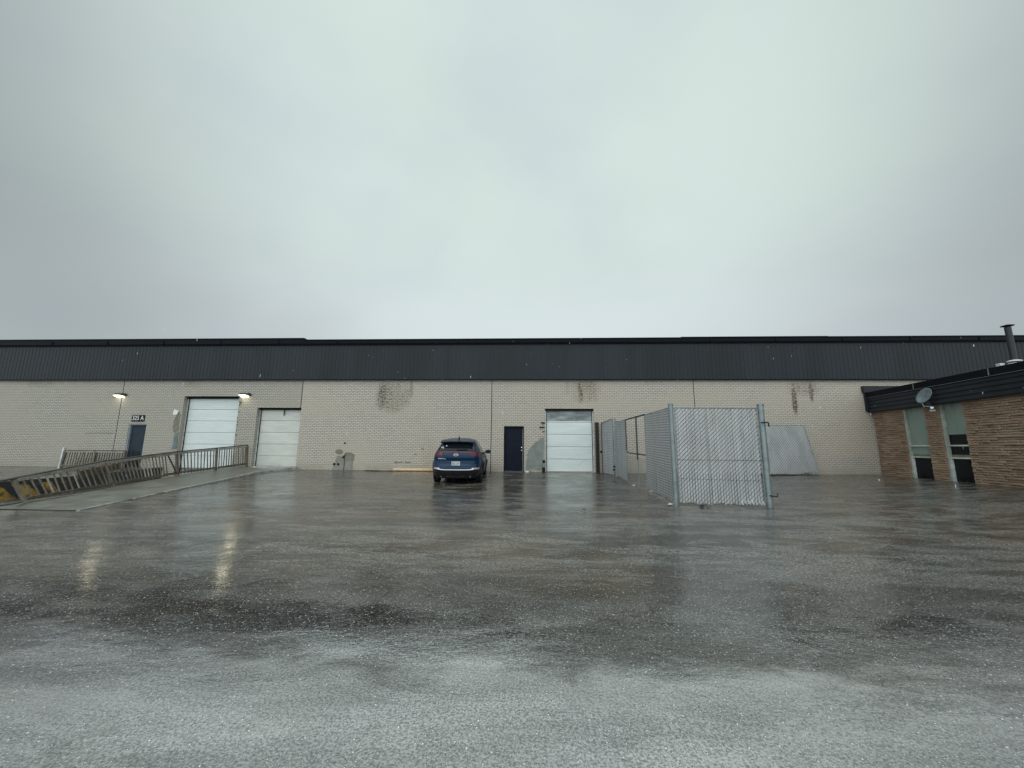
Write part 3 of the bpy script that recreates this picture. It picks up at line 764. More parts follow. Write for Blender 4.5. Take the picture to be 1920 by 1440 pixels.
# ------------------------------------------------------------------ chain link enclosure
def link_panel(a, b, h0a, h0b, ha, hb, mat_slat, parent, slat=True, pitch=.068, sw=.056, wire_r=.0052, jag=.02, skip=(), zigs=True):
    """panel from ground point a to b (x,y), bottom heights h0a/h0b, top heights ha/hb, in parent's space"""
    a = Vector((*a, 0)); b = Vector((*b, 0)); ax = b - a; ln = ax.length; ax.normalize(); nn = Vector((ax.y, -ax.x, 0))
    bot = lambda s: h0a + (h0b - h0a) * s / ln
    top = lambda s: ha + (hb - ha) * s / ln
    sk = lambda s: any(lo < s < hi for lo, hi in skip)
    if slat:
        q = MB(); n = int(ln / pitch)
        for i in range(n):
            s = (i + .5) * pitch
            if sk(s): continue
            p = a + ax * s
            z0 = bot(s) + random.uniform(0, jag); z1 = top(s) - random.uniform(.0, .015)
            w2 = sw / 2 * random.uniform(.86, 1.02); yaw = random.gauss(0, .10 if zigs else .03); dz = random.gauss(0, .003)
            dx = ax * math.cos(yaw) + nn * math.sin(yaw)
            lean = random.gauss(0, .0035)
            for (sg) in (1,):
                q.prism([p - dx * w2 + Vector((0, 0, z0)) + nn * dz, p + dx * w2 + Vector((0, 0, z0)) + nn * dz,
                         p + dx * w2 + ax * lean + Vector((0, 0, z1)) + nn * dz, p - dx * w2 + ax * lean + Vector((0, 0, z1)) + nn * dz], nn * -.004)
        q.build('privacy_slats', mat_slat, parent)
    q = MB(); wp = .105 if zigs else .078; hgt = max(ha - h0a, hb - h0b)
    k = -int(hgt / wp) - 1
    for dirn in (1, -1):
        off = nn * (.010 if dirn == 1 else (-.012 if slat else .006))
        if dirn == -1 and not zigs: continue
        kk = -int(hgt / wp) - 2 if dirn == 1 else 0
        kend = int(ln / wp) + 2 if dirn == 1 else int((ln + hgt) / wp) + 2
        for i in range(kk, kend):
            s0 = i * wp   # at the bottom
            # param t: height above bottom
            t0, t1 = 0, hgt
            if dirn == 1:
                t0 = max(t0, -s0); t1 = min(t1, ln - s0)
            else:
                t0 = max(t0, s0 - ln); t1 = min(t1, s0)
            if t1 - t0 < .02: continue
            nseg = 1
            sA = s0 + dirn * t0; sB = s0 + dirn * t1
            sA = min(max(sA, 0), ln); sB = min(max(sB, 0), ln)
            zA = bot(sA) + t0 * (top(sA) - bot(sA)) / hgt; zB = bot(sB) + t1 * (top(sB) - bot(sB)) / hgt
            q.tube([a + ax * sA + off + Vector((0, 0, zA)), a + ax * sB + off + Vector((0, 0, zB))], wire_r, 4, False)
    q.build('chain_link_mesh', M_galvd if slat else M_galv, parent, fix=False)

def post(x, y, z0, z1, r, parent, lean=(0, 0), mat=M_galv, bands=()):
    q = MB(); q.tube([(x, y, z0), (x + lean[0], y + lean[1], z1 - .02), ], r, 16); o = q.build('post', mat, parent, smooth=False)
    c = MB(); lx, ly = lean
    c.tube([(x + lx, y + ly, z1 - .03), (x + lx, y + ly, z1), (x + lx, y + ly, z1 + .02), (x + lx, y + ly, z1 + .035)], [r * 1.12, r * 1.12, r * .8, r * .2], 14); c.build('post_cap', M_galv, o)
    return o

FX, FY = 3.58, 10.14
gz = G(FX, FY)
fe = thing('chain_link_enclosure', 'grey slatted chain link fence corner with two tall posts and torn left side', 'fence', (FX, FY, 0))
post(0, 0, gz - .05, 2.27, .058, fe)
post(2.27, .05, gz - .05, 2.27, .075, fe)
PX = 3.68 - FX
post(PX, 17.37 - FY, G(3.7, 17.37) - .05, 2.42, .045, fe)
# front panel
T = 2.16
link_panel((.09, 0), (2.17, .05), gz + .06, gz + .03, T, T, M_slat, fe, jag=.05)
q = MB(); q.tube([(.03, -.0, T + .012), (2.22, .05, T + .012)], .016, 8); q.build('top_wire', M_galv, fe)
for _p in ((.085, -.015), (2.175, .035)):
    q = MB(); q.tube([(*_p, gz + .08), (*_p, T)], .012, 6); q.build('tension_bar', M_galv, fe)
q = MB(); q.tube([(.08, -.022, .86), (2.18, .028, .86)], .004, 4); q.tube([(.08, -.022, .40), (2.18, .028, .36)], .003, 4); q.build('tie_wire', M_galvd, fe)
q = MB()
for (px, py, r_) in ((0, 0, .064), (2.27, .05, .081)):
    for zz in (.1, .62, .86, 1.25, 1.72, 2.1, -.05):
        q.tube([(px, py, zz), (px, py, zz + .022)], r_, 14)
        s = 1 if px < 1 else -1
        q.box(min(px, px + s * .11), max(px, px + s * .11), py - .03, py - .02, zz, zz + .022)
q.build('brace_band', M_galv, fe)
q = MB()   # hinge pins on the right post
q.tube([(2.20, -.04, 1.80), (2.30, -.07, 1.80), (2.38, -.03, 1.80), (2.40, -.02, 1.70)], .016, 6)
q.tube([(2.24, -.04, .02), (2.36, -.07, .0), (2.42, -.05, .0), (2.43, -.05, .08)], .016, 6); q.build('hinge_pin', M_black, fe)
# left side, corner post back to the torn opening, opening, narrow strip up to the back post
def sp(y): return (lerp_tab(y, [10.14, 12.4, 15.1, 17.4], [0.0, .10, .08, .10]), y - FY)
ya, yb, yc, yd = 10.24, 12.92, 15.35, 17.30
TT = 2.22
link_panel(sp(ya), sp(yb), G(3.6, ya) + .06, G(3.7, yb) + .06, T + .02, TT, M_slatv, fe, jag=.06, zigs=False)
link_panel(sp(yc), sp(yd), G(3.7, yc) + .02, G(3.7, yd) + .02, TT, 2.25, M_slatv, fe, jag=.05, zigs=False)
link_panel(sp(yb), sp(yc), G(3.7, yb), G(3.7, yc), .80, .86, M_slat, fe, slat=False, wire_r=.0022)
q = MB(); A = Vector((*sp(yb - .1), TT)); B = Vector((*sp(yc), TT + .01)); q.tube([A, B], .028, 8); q.build('top_rail', M_galvd, fe)
q = MB(); A = Vector((*sp(yb), TT)); Z = Vector((*sp(ya), T + .02)); q.tube([A, Z], .012, 8); q.tube([(*sp(yc), TT + .01), (*sp(yd), 2.26)], .014, 8); q.build('top_rail', M_galv, fe)
q = MB(); q.tube([(*sp(yb - .02), .92), (*sp(14.1), .95), (*sp(yc - .15), .97), (*sp(yc - .02), 1.08), (*sp(yc), 2.2)], .025, 8); q.build('bent_frame_tube', M_galvd, fe)
q = MB(); q.tube([(*sp(13.85), TT), (*sp(13.85), .75)], .030, 8); q.build('brace_tube', M_galvd, fe)
q = MB(); q.tube([(*sp(13.80), .75), (*sp(13.8), G(3.7, 13.8))], .016, 8); q.build('brace_tube', M_galv, fe)
q = MB(); q.tube([(*sp(yd - .18), -.05), (*sp(yd - .18), 2.3)], .03, 8); q.build('frame_tube', M_galv, fe)

# gate leaf hanging between the back post and the wall
ga = thing('chain_link_gate', 'narrow slatted gate leaf folded open against wall behind the fence', 'gate', (3.60, 17.50, 0))
ex, ey = 3.28 - 3.60, 18.42 - 17.50
link_panel((0, 0), (ex, ey), -.02, .02, 2.42, 2.28, M_slatv, ga, pitch=.062, sw=.06, zigs=False)
q = MB(); q.tube([(0, 0, -.05), (0, 0, 2.44)], .028, 8); q.build('hinge_stile', M_galv, ga)
q = MB(); q.tube([(ex, ey, -.03), (ex, ey, 2.30)], .030, 8); q.build('latch_stile', M_galvd, ga)
q = MB(); q.tube([(0, 0, 2.43), (ex, ey, 2.29)], .022, 8); q.build('top_rail', M_galv, ga)
q = MB(); q.box(-.03, .10, -.07, -.02, .30, .38); q.box(-.06, .14, -.08, -.02, .18, .24); q.build('latch', M_black, ga)
q = MB(); q.box(ex - .09, ex - .02, ey - .05, ey + .02, .92, 1.02); q.build('latch', M_black, ga)

# loose panel leaning on the wall
lp = thing('leaning_fence_panel', 'loose slatted chain link panel leaning on the brick wall', 'fence panel', (10.2, 18.18, 0))
def leaning():
    A = Vector((-.6, 0, .0)); B = Vector((2.46, 0, .0)); Cc = Vector((2.32, .40, 2.24)); Dd = Vector((-.5, .40, 2.24))
    B2 = Vector((2.50, 0, .0))
    q = MB(); q.tube([A + Vector((0, 0, .03)), B2 + Vector((0, 0, .03))], .028, 8); q.build('bottom_tube', M_galvd, lp)
    for _a, _b in ((B2 + Vector((0, 0, .03)), Cc), (A, Dd)):
        q = MB(); q.tube([_a, _b], .024, 8); q.build('side_tube', M_galv, lp)
    q = MB(); q.tube([Cc, Dd], .016, 8); q.build('top_tube', M_galv, lp)
    q = MB(); n = int(3.05 / .068); m2 = MB()
    for i in range(n):
        s = (i + .5) / n; lo = A + (B2 - A) * s; hi = Dd + (Cc - Dd) * s
        w2 = .027; k = random.uniform(.0, .05) if s < .75 else random.uniform(.02, .14)
        lo2 = lo + (hi - lo) * (k / 2.3 + .02)
        lean = random.gauss(0, .004) + (0.06 * max(0, s - .8) * 5 * random.random())
        q.prism([lo2 - Vector((w2, 0, 0)), lo2 + Vector((w2, 0, 0)), hi + Vector((w2 + lean * 0, 0, -.01)), hi + Vector((-w2, 0, -.01))], (0, .004, 0))
    q.build('privacy_slats', M_slat, lp)
    ln = 3.05; hg = 2.3
    for i in range(-24, 31):
        s0 = i * .105; t0 = max(0, -s0); t1 = min(hg, ln - s0)
        if t1 - t0 < .03: continue
        def P(s, t):
            lo = A + (B2 - A) * (s / ln); hi = Dd + (Cc - Dd) * (s / ln); return lo + (hi - lo) * (t / hg) + Vector((0, -.012, .0))
        m2.tube([P(s0 + t0, t0), P(s0 + t1, t1)], .006, 4, False)
    m2.build('chain_link_mesh', M_galvd, lp, fix=False)
leaning()

# litter along the fence foot
def clump(name, label, x, y, mat, r, n=7, cat='litter'):
    q = MB()
    for i in range(n):
        a = random.uniform(0, 6.28); d_ = random.uniform(0, r); px, py = d_ * math.cos(a), d_ * math.sin(a)
        s = random.uniform(.3, .7) * r
        pts = [(px + s * math.cos(b + a) * random.uniform(.6, 1), py + s * math.sin(b + a) * random.uniform(.6, 1), random.uniform(.0, .03 + .2 * r)) for b in (0, 1.3, 2.6, 3.9, 5.2)]
        q.prism(pts, (0, 0, .008))
    o = q.build(name, mat); o.location = (x, y, G(x, y) + .002); return tag(o, label, cat)
clump('crumpled_film', 'crumpled white film at the foot of the left tall fence post', 3.45, 10.25, M_white, .09)
clump('crumpled_film', 'small white scrap on ground below the torn opening in fence, nearer camera', 3.78, 12.75, M_white, .07)
clump('crumpled_film', 'small white scrap on ground below the torn opening in fence, farther back', 3.62, 14.3, M_white, .06)
clump('dead_leaf', 'black scrap lying on wet asphalt at right foreground', 2.02, 1.73, M_black, .022, 4)
clump('soil_clump', 'low muddy clump in front of the slatted front panel', 4.15, 9.98, M_concd, .13, 8, 'soil')
clump('stone_chip', 'small dark chip lying on the asphalt before the scratched loading door', 1.2, 9.3, M_concd, .05, 4, 'stone')

# small white glints modelled as pale bent slat ends, lower right of front panel
q = MB()
for i in range(7):
    s = 1.60 + i * .085
    q.prism([(s - .012, -.024, gz + .06 + .02 * random.random()), (s + .016, -.024, gz + .05), (s - .03, -.026, gz + .15 + .06 * random.random()), (s - .055, -.026, gz + .14)], (0, -.004, 0))
q.build('slat_end_glints', M_whitetrim, fe)

# ------------------------------------------------------------------ low brown-stone building on the right
BX, BY = 15.72, 18.60
th = math.atan2(-.989, -.1483)
rb = thing('low_stone_building', 'low building of rough brown stone with dark metal eaves at right edge', 'building', (BX, BY, 0), th)
# local: +x along the facade towards the camera, +y into the building
LEN = 17.0
W1 = (1.66, 2.72); W2 = (3.40, 4.34)
M_stone, nts, ps = new_mat('split_brown_stone'); setc(ps, (.2, .13, .09), .8, 0, .25)
v_ = objvec(nts)
s_ = nts.nodes.new('ShaderNodeTexVoronoi'); s_.inputs['Scale'].default_value = 1; nts.links.new(scaled(nts, v_, (2.6, .01, 11.8)), s_.inputs['Vector'])
sc_ = nts.nodes.new('ShaderNodeSeparateColor'); nts.links.new(s_.outputs['Color'], sc_.inputs[0])
nz = noise_n(nts, scaled(nts, v_, (1, 1, 3)), 5, 5, .65)
colr = mixc(nts, sc_.outputs[0], (.22, .143, .102), (.38, .255, .178))
colr = mixc(nts, ramp(nts, nz, (.35, .7, 0, .7)), colr, (.26, .205, .155))
colr = mixc(nts, ramp(nts, noise_n(nts, v_, .8, 3), (.45, .65, 0, .5)), colr, (.42, .32, .22))
nts.links.new(colr, ps.inputs['Base Color'])
nts.links.new(bump(nts, noise_n(nts, scaled(nts, v_, (1, 1, 2.5)), 22, 4, .7), .02), ps.inputs['Normal'])

def stone_wall():
    q = MB(); ch = .0815
    zt = 2.86; nrow = int((zt + .3) / ch) + 1
    for r in range(nrow):
        z0 = -.3 + r * ch; z1 = z0 + ch - .012
        x = -.1 - random.random() * .3
        while x < LEN:
            wdt = random.uniform(.18, .62); xa, xb = max(x, 0), min(x + wdt - .01, LEN)
            segs = [(xa, xb)]
            for (wa, wb) in (W1, W2):
                ns = []
                for (a, b) in segs:
                    if z1 > -.02 and a < wb and b > wa:
                        if a < wa - .02: ns.append((a, wa))
                        if b > wb + .02: ns.append((wb, b))
                    else: ns.append((a, b))
                segs = ns
            pr = random.uniform(-.026, .010)
            for (a, b) in segs:
                if b - a < .02: continue
                tl = random.uniform(-.012, .012)
                bb = len(q.v)
                f0 = pr - random.uniform(.004, .018); f1 = pr
                P = [(a, f0, z0), (b, f0 + tl, z0), (b, f1 + tl, z1), (a, f1, z1)]
                m0 = (a + .3 * (b - a), pr - .022, (z0 + z1) / 2); m1 = (a + .7 * (b - a), pr - .022 + tl, (z0 + z1) / 2)
                # front faces bulge outwards (-y)
                q.v += P + [m0, m1, (a, .05, z0), (b, .05, z0), (b, .05, z1), (a, .05, z1)]
                for fc in ((0, 1, 5, 4), (1, 2, 5), (2, 3, 4, 5), (3, 0, 4), (0, 6, 7, 1), (3, 2, 8, 9), (0, 3, 9, 6), (1, 7, 8, 2)):
                    q.face(bb + i for i in fc)
            x += wdt
    # backing wall with window holes
    hs = [W1, W2]; xs = [0, W1[0], W1[1], W2[0], W2[1], LEN]
    for i in range(5):
        if i in (1, 3):
            q.box(xs[i], xs[i + 1], .045, .28, -.4, -.02)
            continue
        q.box(xs[i] + (.0 if i == 0 else .0), xs[i + 1], .045, .28, -.4, 2.95)
    q.box(LEN - .28, LEN, .285, 14, -.4, 2.95)
    return q.build('wall', M_stone, rb)
stone_wall()
# fascia: ribbed charcoal metal, black cap
F0 = -.20
q = MB(); q.box(-.05, LEN + .2, F0 + .02, .3, 2.84, 3.55)
nr = 4; hh = (3.50 - 2.84) / nr
for k in range(nr):
    z0 = 2.84 + k * hh
    q.prism([(-.06, F0 + .02, z0 + .015), (-.06, F0 - .012, z0 + .03), (-.06, F0 - .012, z0 + hh - .035), (-.06, F0 + .02, z0 + hh - .02)], (LEN + .27, 0, 0))
q.build('fascia', M_clad, rb)
q = MB(); q.box(-.10, LEN + .25, F0 - .05, .35, 3.515, 3.76); q.build('roof_cap', M_cap, rb, bevel=.006)
q = MB(); q.box(-.1, LEN + .25, F0 - .055, F0 - .03, 3.500, 3.512); q.build('cap_trim', simple('grey_trim', (.16, .18, .19), .5), rb)
q = MB()
for x in (2.75, 5.75, 8.75, 11.75): q.box(x, x + .025, F0 - .056, F0 - .045, 3.53, 3.75)
q.build('cap_joint', simple('grey_trim_pale', (.22, .24, .25), .5), rb)
q = MB(); q.box(-.02, LEN, .36, 14, 3.40, 3.58); q.build('roof', M_roof, rb)
# flashing against the warehouse wall
q = MB()
Mi = (Matrix.Translation((BX, BY, 0)) @ Matrix.Rotation(th, 4, 'Z')).inverted()
q.box(15.36, 30, WY - .13, WY - .004, 3.78, 4.08, Mi); q.box(15.42, 30, WY - .10, WY - .004, 2.9, 3.77, Mi)
q.build('wall_flashing', M_clad, rb)
# windows
M_frame = simple('pale_green_grey_frame', (.36, .39, .36), .5)
M_glass, ng_, pg = new_mat('dark_window_glass'); setc(pg, (.004, .006, .010), .05, 0, .2)
M_blind = simple('grey_green_blind', (.20, .265, .235), .3, 0, .12, 1.5, (1, 1, .3), spec=.6)
M_ledge = simple('olive_ledge', (.14, .155, .115), .6)
def window(wx, blind_z, label):
    a, b = wx
    f = MB(); d0, d1 = .07, .2
    f.box(a, a + .075, .02, d1, -.02, 2.9); f.box(b - .05, b, .03, d1, -.02, 2.9)
    o = f.build('window', M_frame, rb); o['label'] = label
    f = MB()
    for (z, hh_) in ((.86, .05), (1.30, .05), (-.04, .06)): f.box(a + .08, b - .055, .035, .16, z, z + hh_)
    f.build('mullion', simple('pale_mullion', (.50, .53, .48), .5), o)
    g = MB(); g.box(a + .08, b - .055, .11, .12, .02, .858); g.box(a + .08, b - .055, .11, .12, .912, 1.298); g.box(a + .08, b - .055, .11, .12, 1.352, 2.9)
    g.build('pane', M_glass, o)
    g = MB(); g.box(a + .10, b - .06, .096, .105, blind_z, 2.9)
    g.box(a + .10, b - .06, .090, .094, blind_z, blind_z + .03)
    if blind_z < 1.4: g.box(a + .10, b - .06, .096, .105, .95, 1.29)
    g.build('blind', M_blind, o)
    g = MB(); g.box(a + .10, b - .06, .085, .104, .914, 1.0); g.build('inner_ledge', M_ledge, o)
    g = MB(); g.box(a + .078, a + .12, .02, .10, .02, .858); g.build('pane_stop', simple('white_stop', (.55, .58, .58), .5), o)
window(W1, 1.353, 'left narrow window with its blind fully drawn down')
window(W2, 1.72, 'right narrow window with its blind half raised')

# satellite dish on the eaves
dl = thing('satellite_dish', 'grey satellite dish mounted on the dark eaves between the two windows', 'satellite dish', (14.98, 15.30, 3.05))
def dish():
    ax = Vector((-.93, .02, .42)).normalized()
    ref = Vector((0, 0, 1)); sx = ax.cross(ref).normalized(); sy = sx.cross(ax)
    c0 = Vector((-.20, -.10, .10)); q = MB(); rings = []
    for i in range(7):
        r = .31 * i / 6; st = len(q.v)
        for k in range(24):
            an = k * math.pi / 12
            q.v.append(tuple(c0 + sx * r * math.cos(an) * .95 + sy * r * math.sin(an) + ax * (r * r * .75)))
        rings.append(st)
    for i in range(6):
        for k in range(24):
            k2 = (k + 1) % 24; q.face((rings[i] + k, rings[i] + k2, rings[i + 1] + k2, rings[i + 1] + k))
    o = q.build('reflector', simple('dish_grey', (.13, .16, .175), .5), dl, smooth=True)
    m = o.modifiers.new('s', 'SOLIDIFY'); m.thickness = .012
    lnb = Vector((-.26, -.34, -.42))
    low = c0 - sy * .30 + ax * .03
    q = MB(); q.tube([low, low + Vector((-.03, -.06, -.12)), lnb + Vector((.08, .06, .10)), lnb], .018, 8); q.build('arm', M_galv, dl)
    q = MB(); q.tube([lnb + Vector((.03, .03, -.02)), lnb + Vector((-.10, -.09, .06))], [.035, .05], 10)
    q.box(lnb.x - .07, lnb.x + .06, lnb.y - .04, lnb.y + .04, lnb.z - .07, lnb.z - .01); q.build('receiver', M_whitetrim, dl, bevel=.006)
    q = MB(); q.tube([c0, Vector((-.08, -.02, -.02)), Vector((0.0, 0.0, -.12)), Vector((.0, 0, -.30))], .025, 8)
    q.box(-.05, .03, -.05, .05, -.40, -.10); q.build('mount', M_galvd, dl)
dish()
# roof vent pipe and small box
vp = thing('vent_pipe', 'tall black vent pipe with flat cap and white collar on low roof', 'vent pipe', (16.60, 13.88, 3.58))
q = MB(); q.tube([(0, 0, .50), (0, 0, 1.83)], .085, 16); q.build('pipe', simple('black_pipe', (.016, .016, .02), .45), vp, smooth=False)
q = MB(); q.tube([(0, 0, 1.87), (0, 0, 1.885), (0, 0, 1.925)], [.165, .165, .03], 18); q.tube([(0, 0, 1.80), (0, 0, 1.88)], .03, 6); q.build('rain_cap', M_cap, vp)
q = MB(); q.tube([(0, 0, .60), (0, 0, .63), (0, 0, .66)], [.18, .18, .10], 18); q.tube([(0, 0, .51), (0, 0, .55)], .16, 18); q.build('collar', M_white, vp)
q = MB(); q.tube([(0, 0, 0), (0, 0, .42)], .13, 14); q.build('flue_base', M_galv, vp)
vb = thing('roof_vent_box', 'small pale box vent on low roof left of the vent pipe', 'roof vent', (16.25, 14.0, 3.61))
q = MB(); q.box(-.05, .05, -.05, .05, 0, .40); q.build('duct', M_galv, vb)
q = MB(); q.box(-.075, .075, -.075, .075, .402, .53); q.build('hood', M_whitetrim, vb, bevel=.01)

# ------------------------------------------------------------------ parked car
M_paint, npz, pp = new_mat('blue_car_paint'); setc(pp, (.003, .027, .070), .38, .25, .12)
pp.inputs['Coat Weight'].default_value = .38; pp.inputs['Coat Roughness'].default_value = .05
M_cglass, _n, _p = new_mat('tinted_car_glass'); setc(_p, (.008, .011, .014), .05, 0, .6)
M_cblack = simple('black_car_plastic', (.012, .012, .013), .55, spec=.3)
M_red, _n, _p = new_mat('red_lamp_plastic'); setc(_p, (.16, .008, .014), .15)
M_redd, _n, _p = new_mat('dark_red_lamp_plastic'); setc(_p, (.075, .006, .012), .15)
M_pink, _n, _p = new_mat('clear_lamp_plastic'); setc(_p, (.50, .40, .42), .15)
M_tyre = simple('tyre_rubber', (.012, .012, .012), .75, spec=.2)
M_rim = simple('alloy_rim', (.35, .36, .37), .3, .8)

car = thing('parked_car', 'blue compact hatchback SUV parked nose in against the brick wall', 'car',
            (-2.70, 14.02, G(-2.75, 14.8)), R(3.2))
zW = [.20, .30, .50, .75, .95, 1.02, 1.10, 1.24, 1.375, 1.50, 1.58, 1.63, 1.655]
vW = [.80, .86, .895, .925, .905, .88, .835, .765, .70, .635, .575, .47, .28]
zR = [.20, .30, .42, .50, .60, .70, .84, .90, 1.00, 1.13, 1.17, 1.27, 1.375, 1.47, 1.54, 1.60, 1.64, 1.655]
vR = [.16, .07, .02, .00, .015, .055, .065, .03, .035, .07, .12, .25, .38, .44, .55, .80, 1.15, 1.4]
zF = [.20, .40, .70, .90, .98, 1.03, 1.08, 1.20, 1.40, 1.55, 1.63, 1.655]
vF = [4.25, 4.40, 4.42, 4.34, 4.10, 3.60, 3.30, 3.05, 2.65, 2.30, 2.0, 1.8]
nEx = 7.0
def cW(z): return lerp_tab(z, zW, vW)
def cR(z): return lerp_tab(z, zR, vR)
def cF(z): return lerp_tab(z, zF, vF)
def rear(x, z, off=0):
    """point on the tail of the body at lateral x and height z"""
    W_ = cW(z); Rr = cR(z); Ff = cF(z); yc = (Rr + Ff) / 2; Lh = (Ff - Rr) / 2
    u = min(.9999, abs(x) / W_)
    y = yc - Lh * (1 - u ** nEx) ** (1 / nEx) + .07 * u * u
    return Vector((x, y - off, z))
def sidep(y, z, s, off=0):
    W_ = cW(z); Rr = cR(z); Ff = cF(z); yc = (Rr + Ff) / 2; Lh = (Ff - Rr) / 2
    u = min(.9999, abs(y - yc) / Lh)
    return Vector((s * (W_ * (1 - u ** nEx) ** (1 / nEx) + off), y, z))
def car_body():
    q = MB(); rings = []; zs = []
    z = .20
    while z < 1.655: zs.append(z); z += .03
    zs += [1.655]
    n = 72
    for z in zs:
        W_ = cW(z); Rr = cR(z); Ff = cF(z); yc = (Rr + Ff) / 2; Lh = (Ff - Rr) / 2; st = len(q.v)
        for k in range(n):
            an = 2 * math.pi * (k + .5) / n
            cx, cy = math.cos(an), math.sin(an)
            # even spread of points along the rounded rectangle
            x = W_ * math.copysign(abs(cx) ** (2 / nEx), cx); yy = Lh * math.copysign(abs(cy) ** (2 / nEx), cy)
            y = yc + yy + (.07 * (x / W_) ** 2 if yy < 0 else 0) * (1 if abs(yy) > Lh * .5 else 0)
            q.v.append((x, y, z))
        rings.append(st)
    for i in range(len(rings) - 1):
        for k in range(n):
            k2 = (k + 1) % n; q.face((rings[i] + k, rings[i] + k2, rings[i + 1] + k2, rings[i + 1] + k))
    q.face(range(rings[-1], rings[-1] + n)); q.face(reversed(range(rings[0], rings[0] + n)))
    o = q.build('body', M_paint, car, smooth=True)
    # cut the wheel arches
    bpy.context.view_layer.update()
    cuts = []
    for (yw) in (.86, 3.50):
        for s in (-1, 1):
            cmb = MB(); cmb.tube([(s * .58, yw, .33), (s * 1.2, yw, .33)], .40, 32)
            co = cmb.build('cutter', M_black, car); cuts.append(co)
            m = o.modifiers.new('b', 'BOOLEAN'); m.operation = 'DIFFERENCE'; m.object = co; m.solver = 'EXACT'
    bpy.context.view_layer.update()
    dg = bpy.context.evaluated_depsgraph_get()
    me = bpy.data.meshes.new_from_object(o.evaluated_get(dg)); o.modifiers.clear(); o.data = me; me.name = 'body'
    for c in cuts: bpy.data.objects.remove(c)
    me.materials.clear(); me.materials.append(M_paint)
    return o
body = car_body()
def rpatch(name, mat, z0, z1, fx, off=.006, nx=16, nz=6, parent=None, th_=.004):
    """surface patch on the tail; fx(z)->(xmin,xmax)"""
    q = MB(); idx = []
    for j in range(nz + 1):
        z = z0 + (z1 - z0) * j / nz; a, b = fx(z); row = []
        for i in range(nx + 1):
            x = a + (b - a) * i / nx; row.append(len(q.v)); q.v.append(tuple(rear(x, z, off)))
        idx.append(row)
    for j in range(nz):
        for i in range(nx): q.face((idx[j][i], idx[j][i + 1], idx[j + 1][i + 1], idx[j + 1][i]))
    return q.build(name, mat, parent or car, smooth=True)
def spatch(name, mat, s, poly_rows, off=.006, parent=None):
    """rows of (z, ymin, ymax)"""
    q = MB(); idx = []; ny = 12
    for (z, a, b) in poly_rows:
        row = []
        for i in range(ny + 1): row.append(len(q.v)); q.v.append(tuple(sidep(a + (b - a) * i / ny, z, s, off)))
        idx.append(row)
    for j in range(len(idx) - 1):
        for i in range(ny): q.face((idx[j][i], idx[j][i + 1], idx[j + 1][i + 1], idx[j + 1][i]))
    return q.build(name, mat, parent or car, smooth=True)
rg = rpatch('rear_window', M_cglass, 1.175, 1.50, lambda z: (-(lerp_tab(z, [1.17, 1.22, 1.38, 1.5], [.56, .70, .655, .60])), lerp_tab(z, [1.17, 1.22, 1.38, 1.5], [.56, .70, .655, .60])), .008, 18, 10)
# wiper
q = MB(); q.bar(rear(.02, 1.19, .03), rear(.40, 1.205, .03), .02, .03); q.tube([rear(.02, 1.185, .0), rear(.02, 1.185, .04)], .03, 8); q.build('wiper', M_cblack, car)
# spoiler
q = MB()
pl_ = []
for i in range(17):
    x = -.62 + 1.24 * i / 16; u = abs(x) / .62; yb = .27 + .07 * u ** 2; pl_.append((x, yb, 1.505 - .02 * u ** 3))
for (x0, y0, z0), (x1, y1, z1) in zip(pl_, pl_[1:]):
    q.poly([(x0, y0, z0), (x1, y1, z1), (x1, .75, z1 + .085), (x0, .75, z0 + .085)])
    q.poly([(x0, y0, z0), (x1, y1, z1), (x1, y1 + .01, z1 - .028), (x0, y0 + .01, z0 - .028)])
    q.poly([(x0, y0 + .01, z0 - .028), (x1, y1 + .01, z1 - .028), (x1, .50, z1 - .05), (x0, .50, z0 - .05)])
sp_ = q.build('spoiler', M_paint, car, smooth=False)
# paint-coloured roof skin is on the body; grey wet roof sheen comes from the sky
q = MB(); q.prism([(-.018, .74, 1.60), (-.018, .96, 1.625), (-.018, .80, 1.70), (-.018, .76, 1.70)], (.036, 0, 0)); q.build('shark_fin_antenna', M_cblack, car)
# tail lamps
for s in (-1, 1):
    fx = (lambda s: lambda z: tuple(sorted((s * .50, s * (cW(z) - .035 - .03 * abs(z - 1.06) / .07)))))(s)
    tl = rpatch('tail_lamp', M_redd, .995, 1.115, fx, .014, 12, 4)
    rpatch('lamp_strip', M_red, 1.06, 1.085, fx, .019, 12, 1, parent=tl)
rpatch('lamp_bar', M_red, 1.105, 1.140, lambda z: (-.80 + (z - 1.1) * 1.2, .80 - (z - 1.1) * 1.2), .016, 24, 2)
# tailgate recess, plate, bumper trim
rpatch('tailgate_shadow_line', M_cblack, .832, .846, lambda z: (-.62, .62), .004, 18, 1)
rpatch('tailgate_shadow_line', M_cblack, .618, .628, lambda z: (-.60, .60), .004, 18, 1)
for s in (-1, 1): rpatch('tailgate_shadow_line', M_cblack, .62, .98, (lambda s: lambda z: tuple(sorted((s * (.60 + (z - .62) * .22), s * (.606 + (z - .62) * .22)))))(s), .004, 1, 8)
ply = rear(0, .72).y - .012
pt = MB(); pt.box(-.155, .155, ply - .012, ply, .645, .79); plate = pt.build('number_plate', simple('plate_white', (.50, .52, .52), .5), car, bevel=.003)
q = MB()
for i in range(7):
    if i == 3: continue
    x = -.125 + i * .038; q.box(x, x + .026, ply - .0155, ply - .0125, .685, .750 + .004 * (i % 2)); 
q.build('plate_marks', simple('plate_grey', (.30, .33, .36), .5), plate)
text_mesh('badge', 'KIA', .085, M_white, car, tuple(rear(0, 1.025, .022)), ext=.003, sx=1.1)
q = MB()
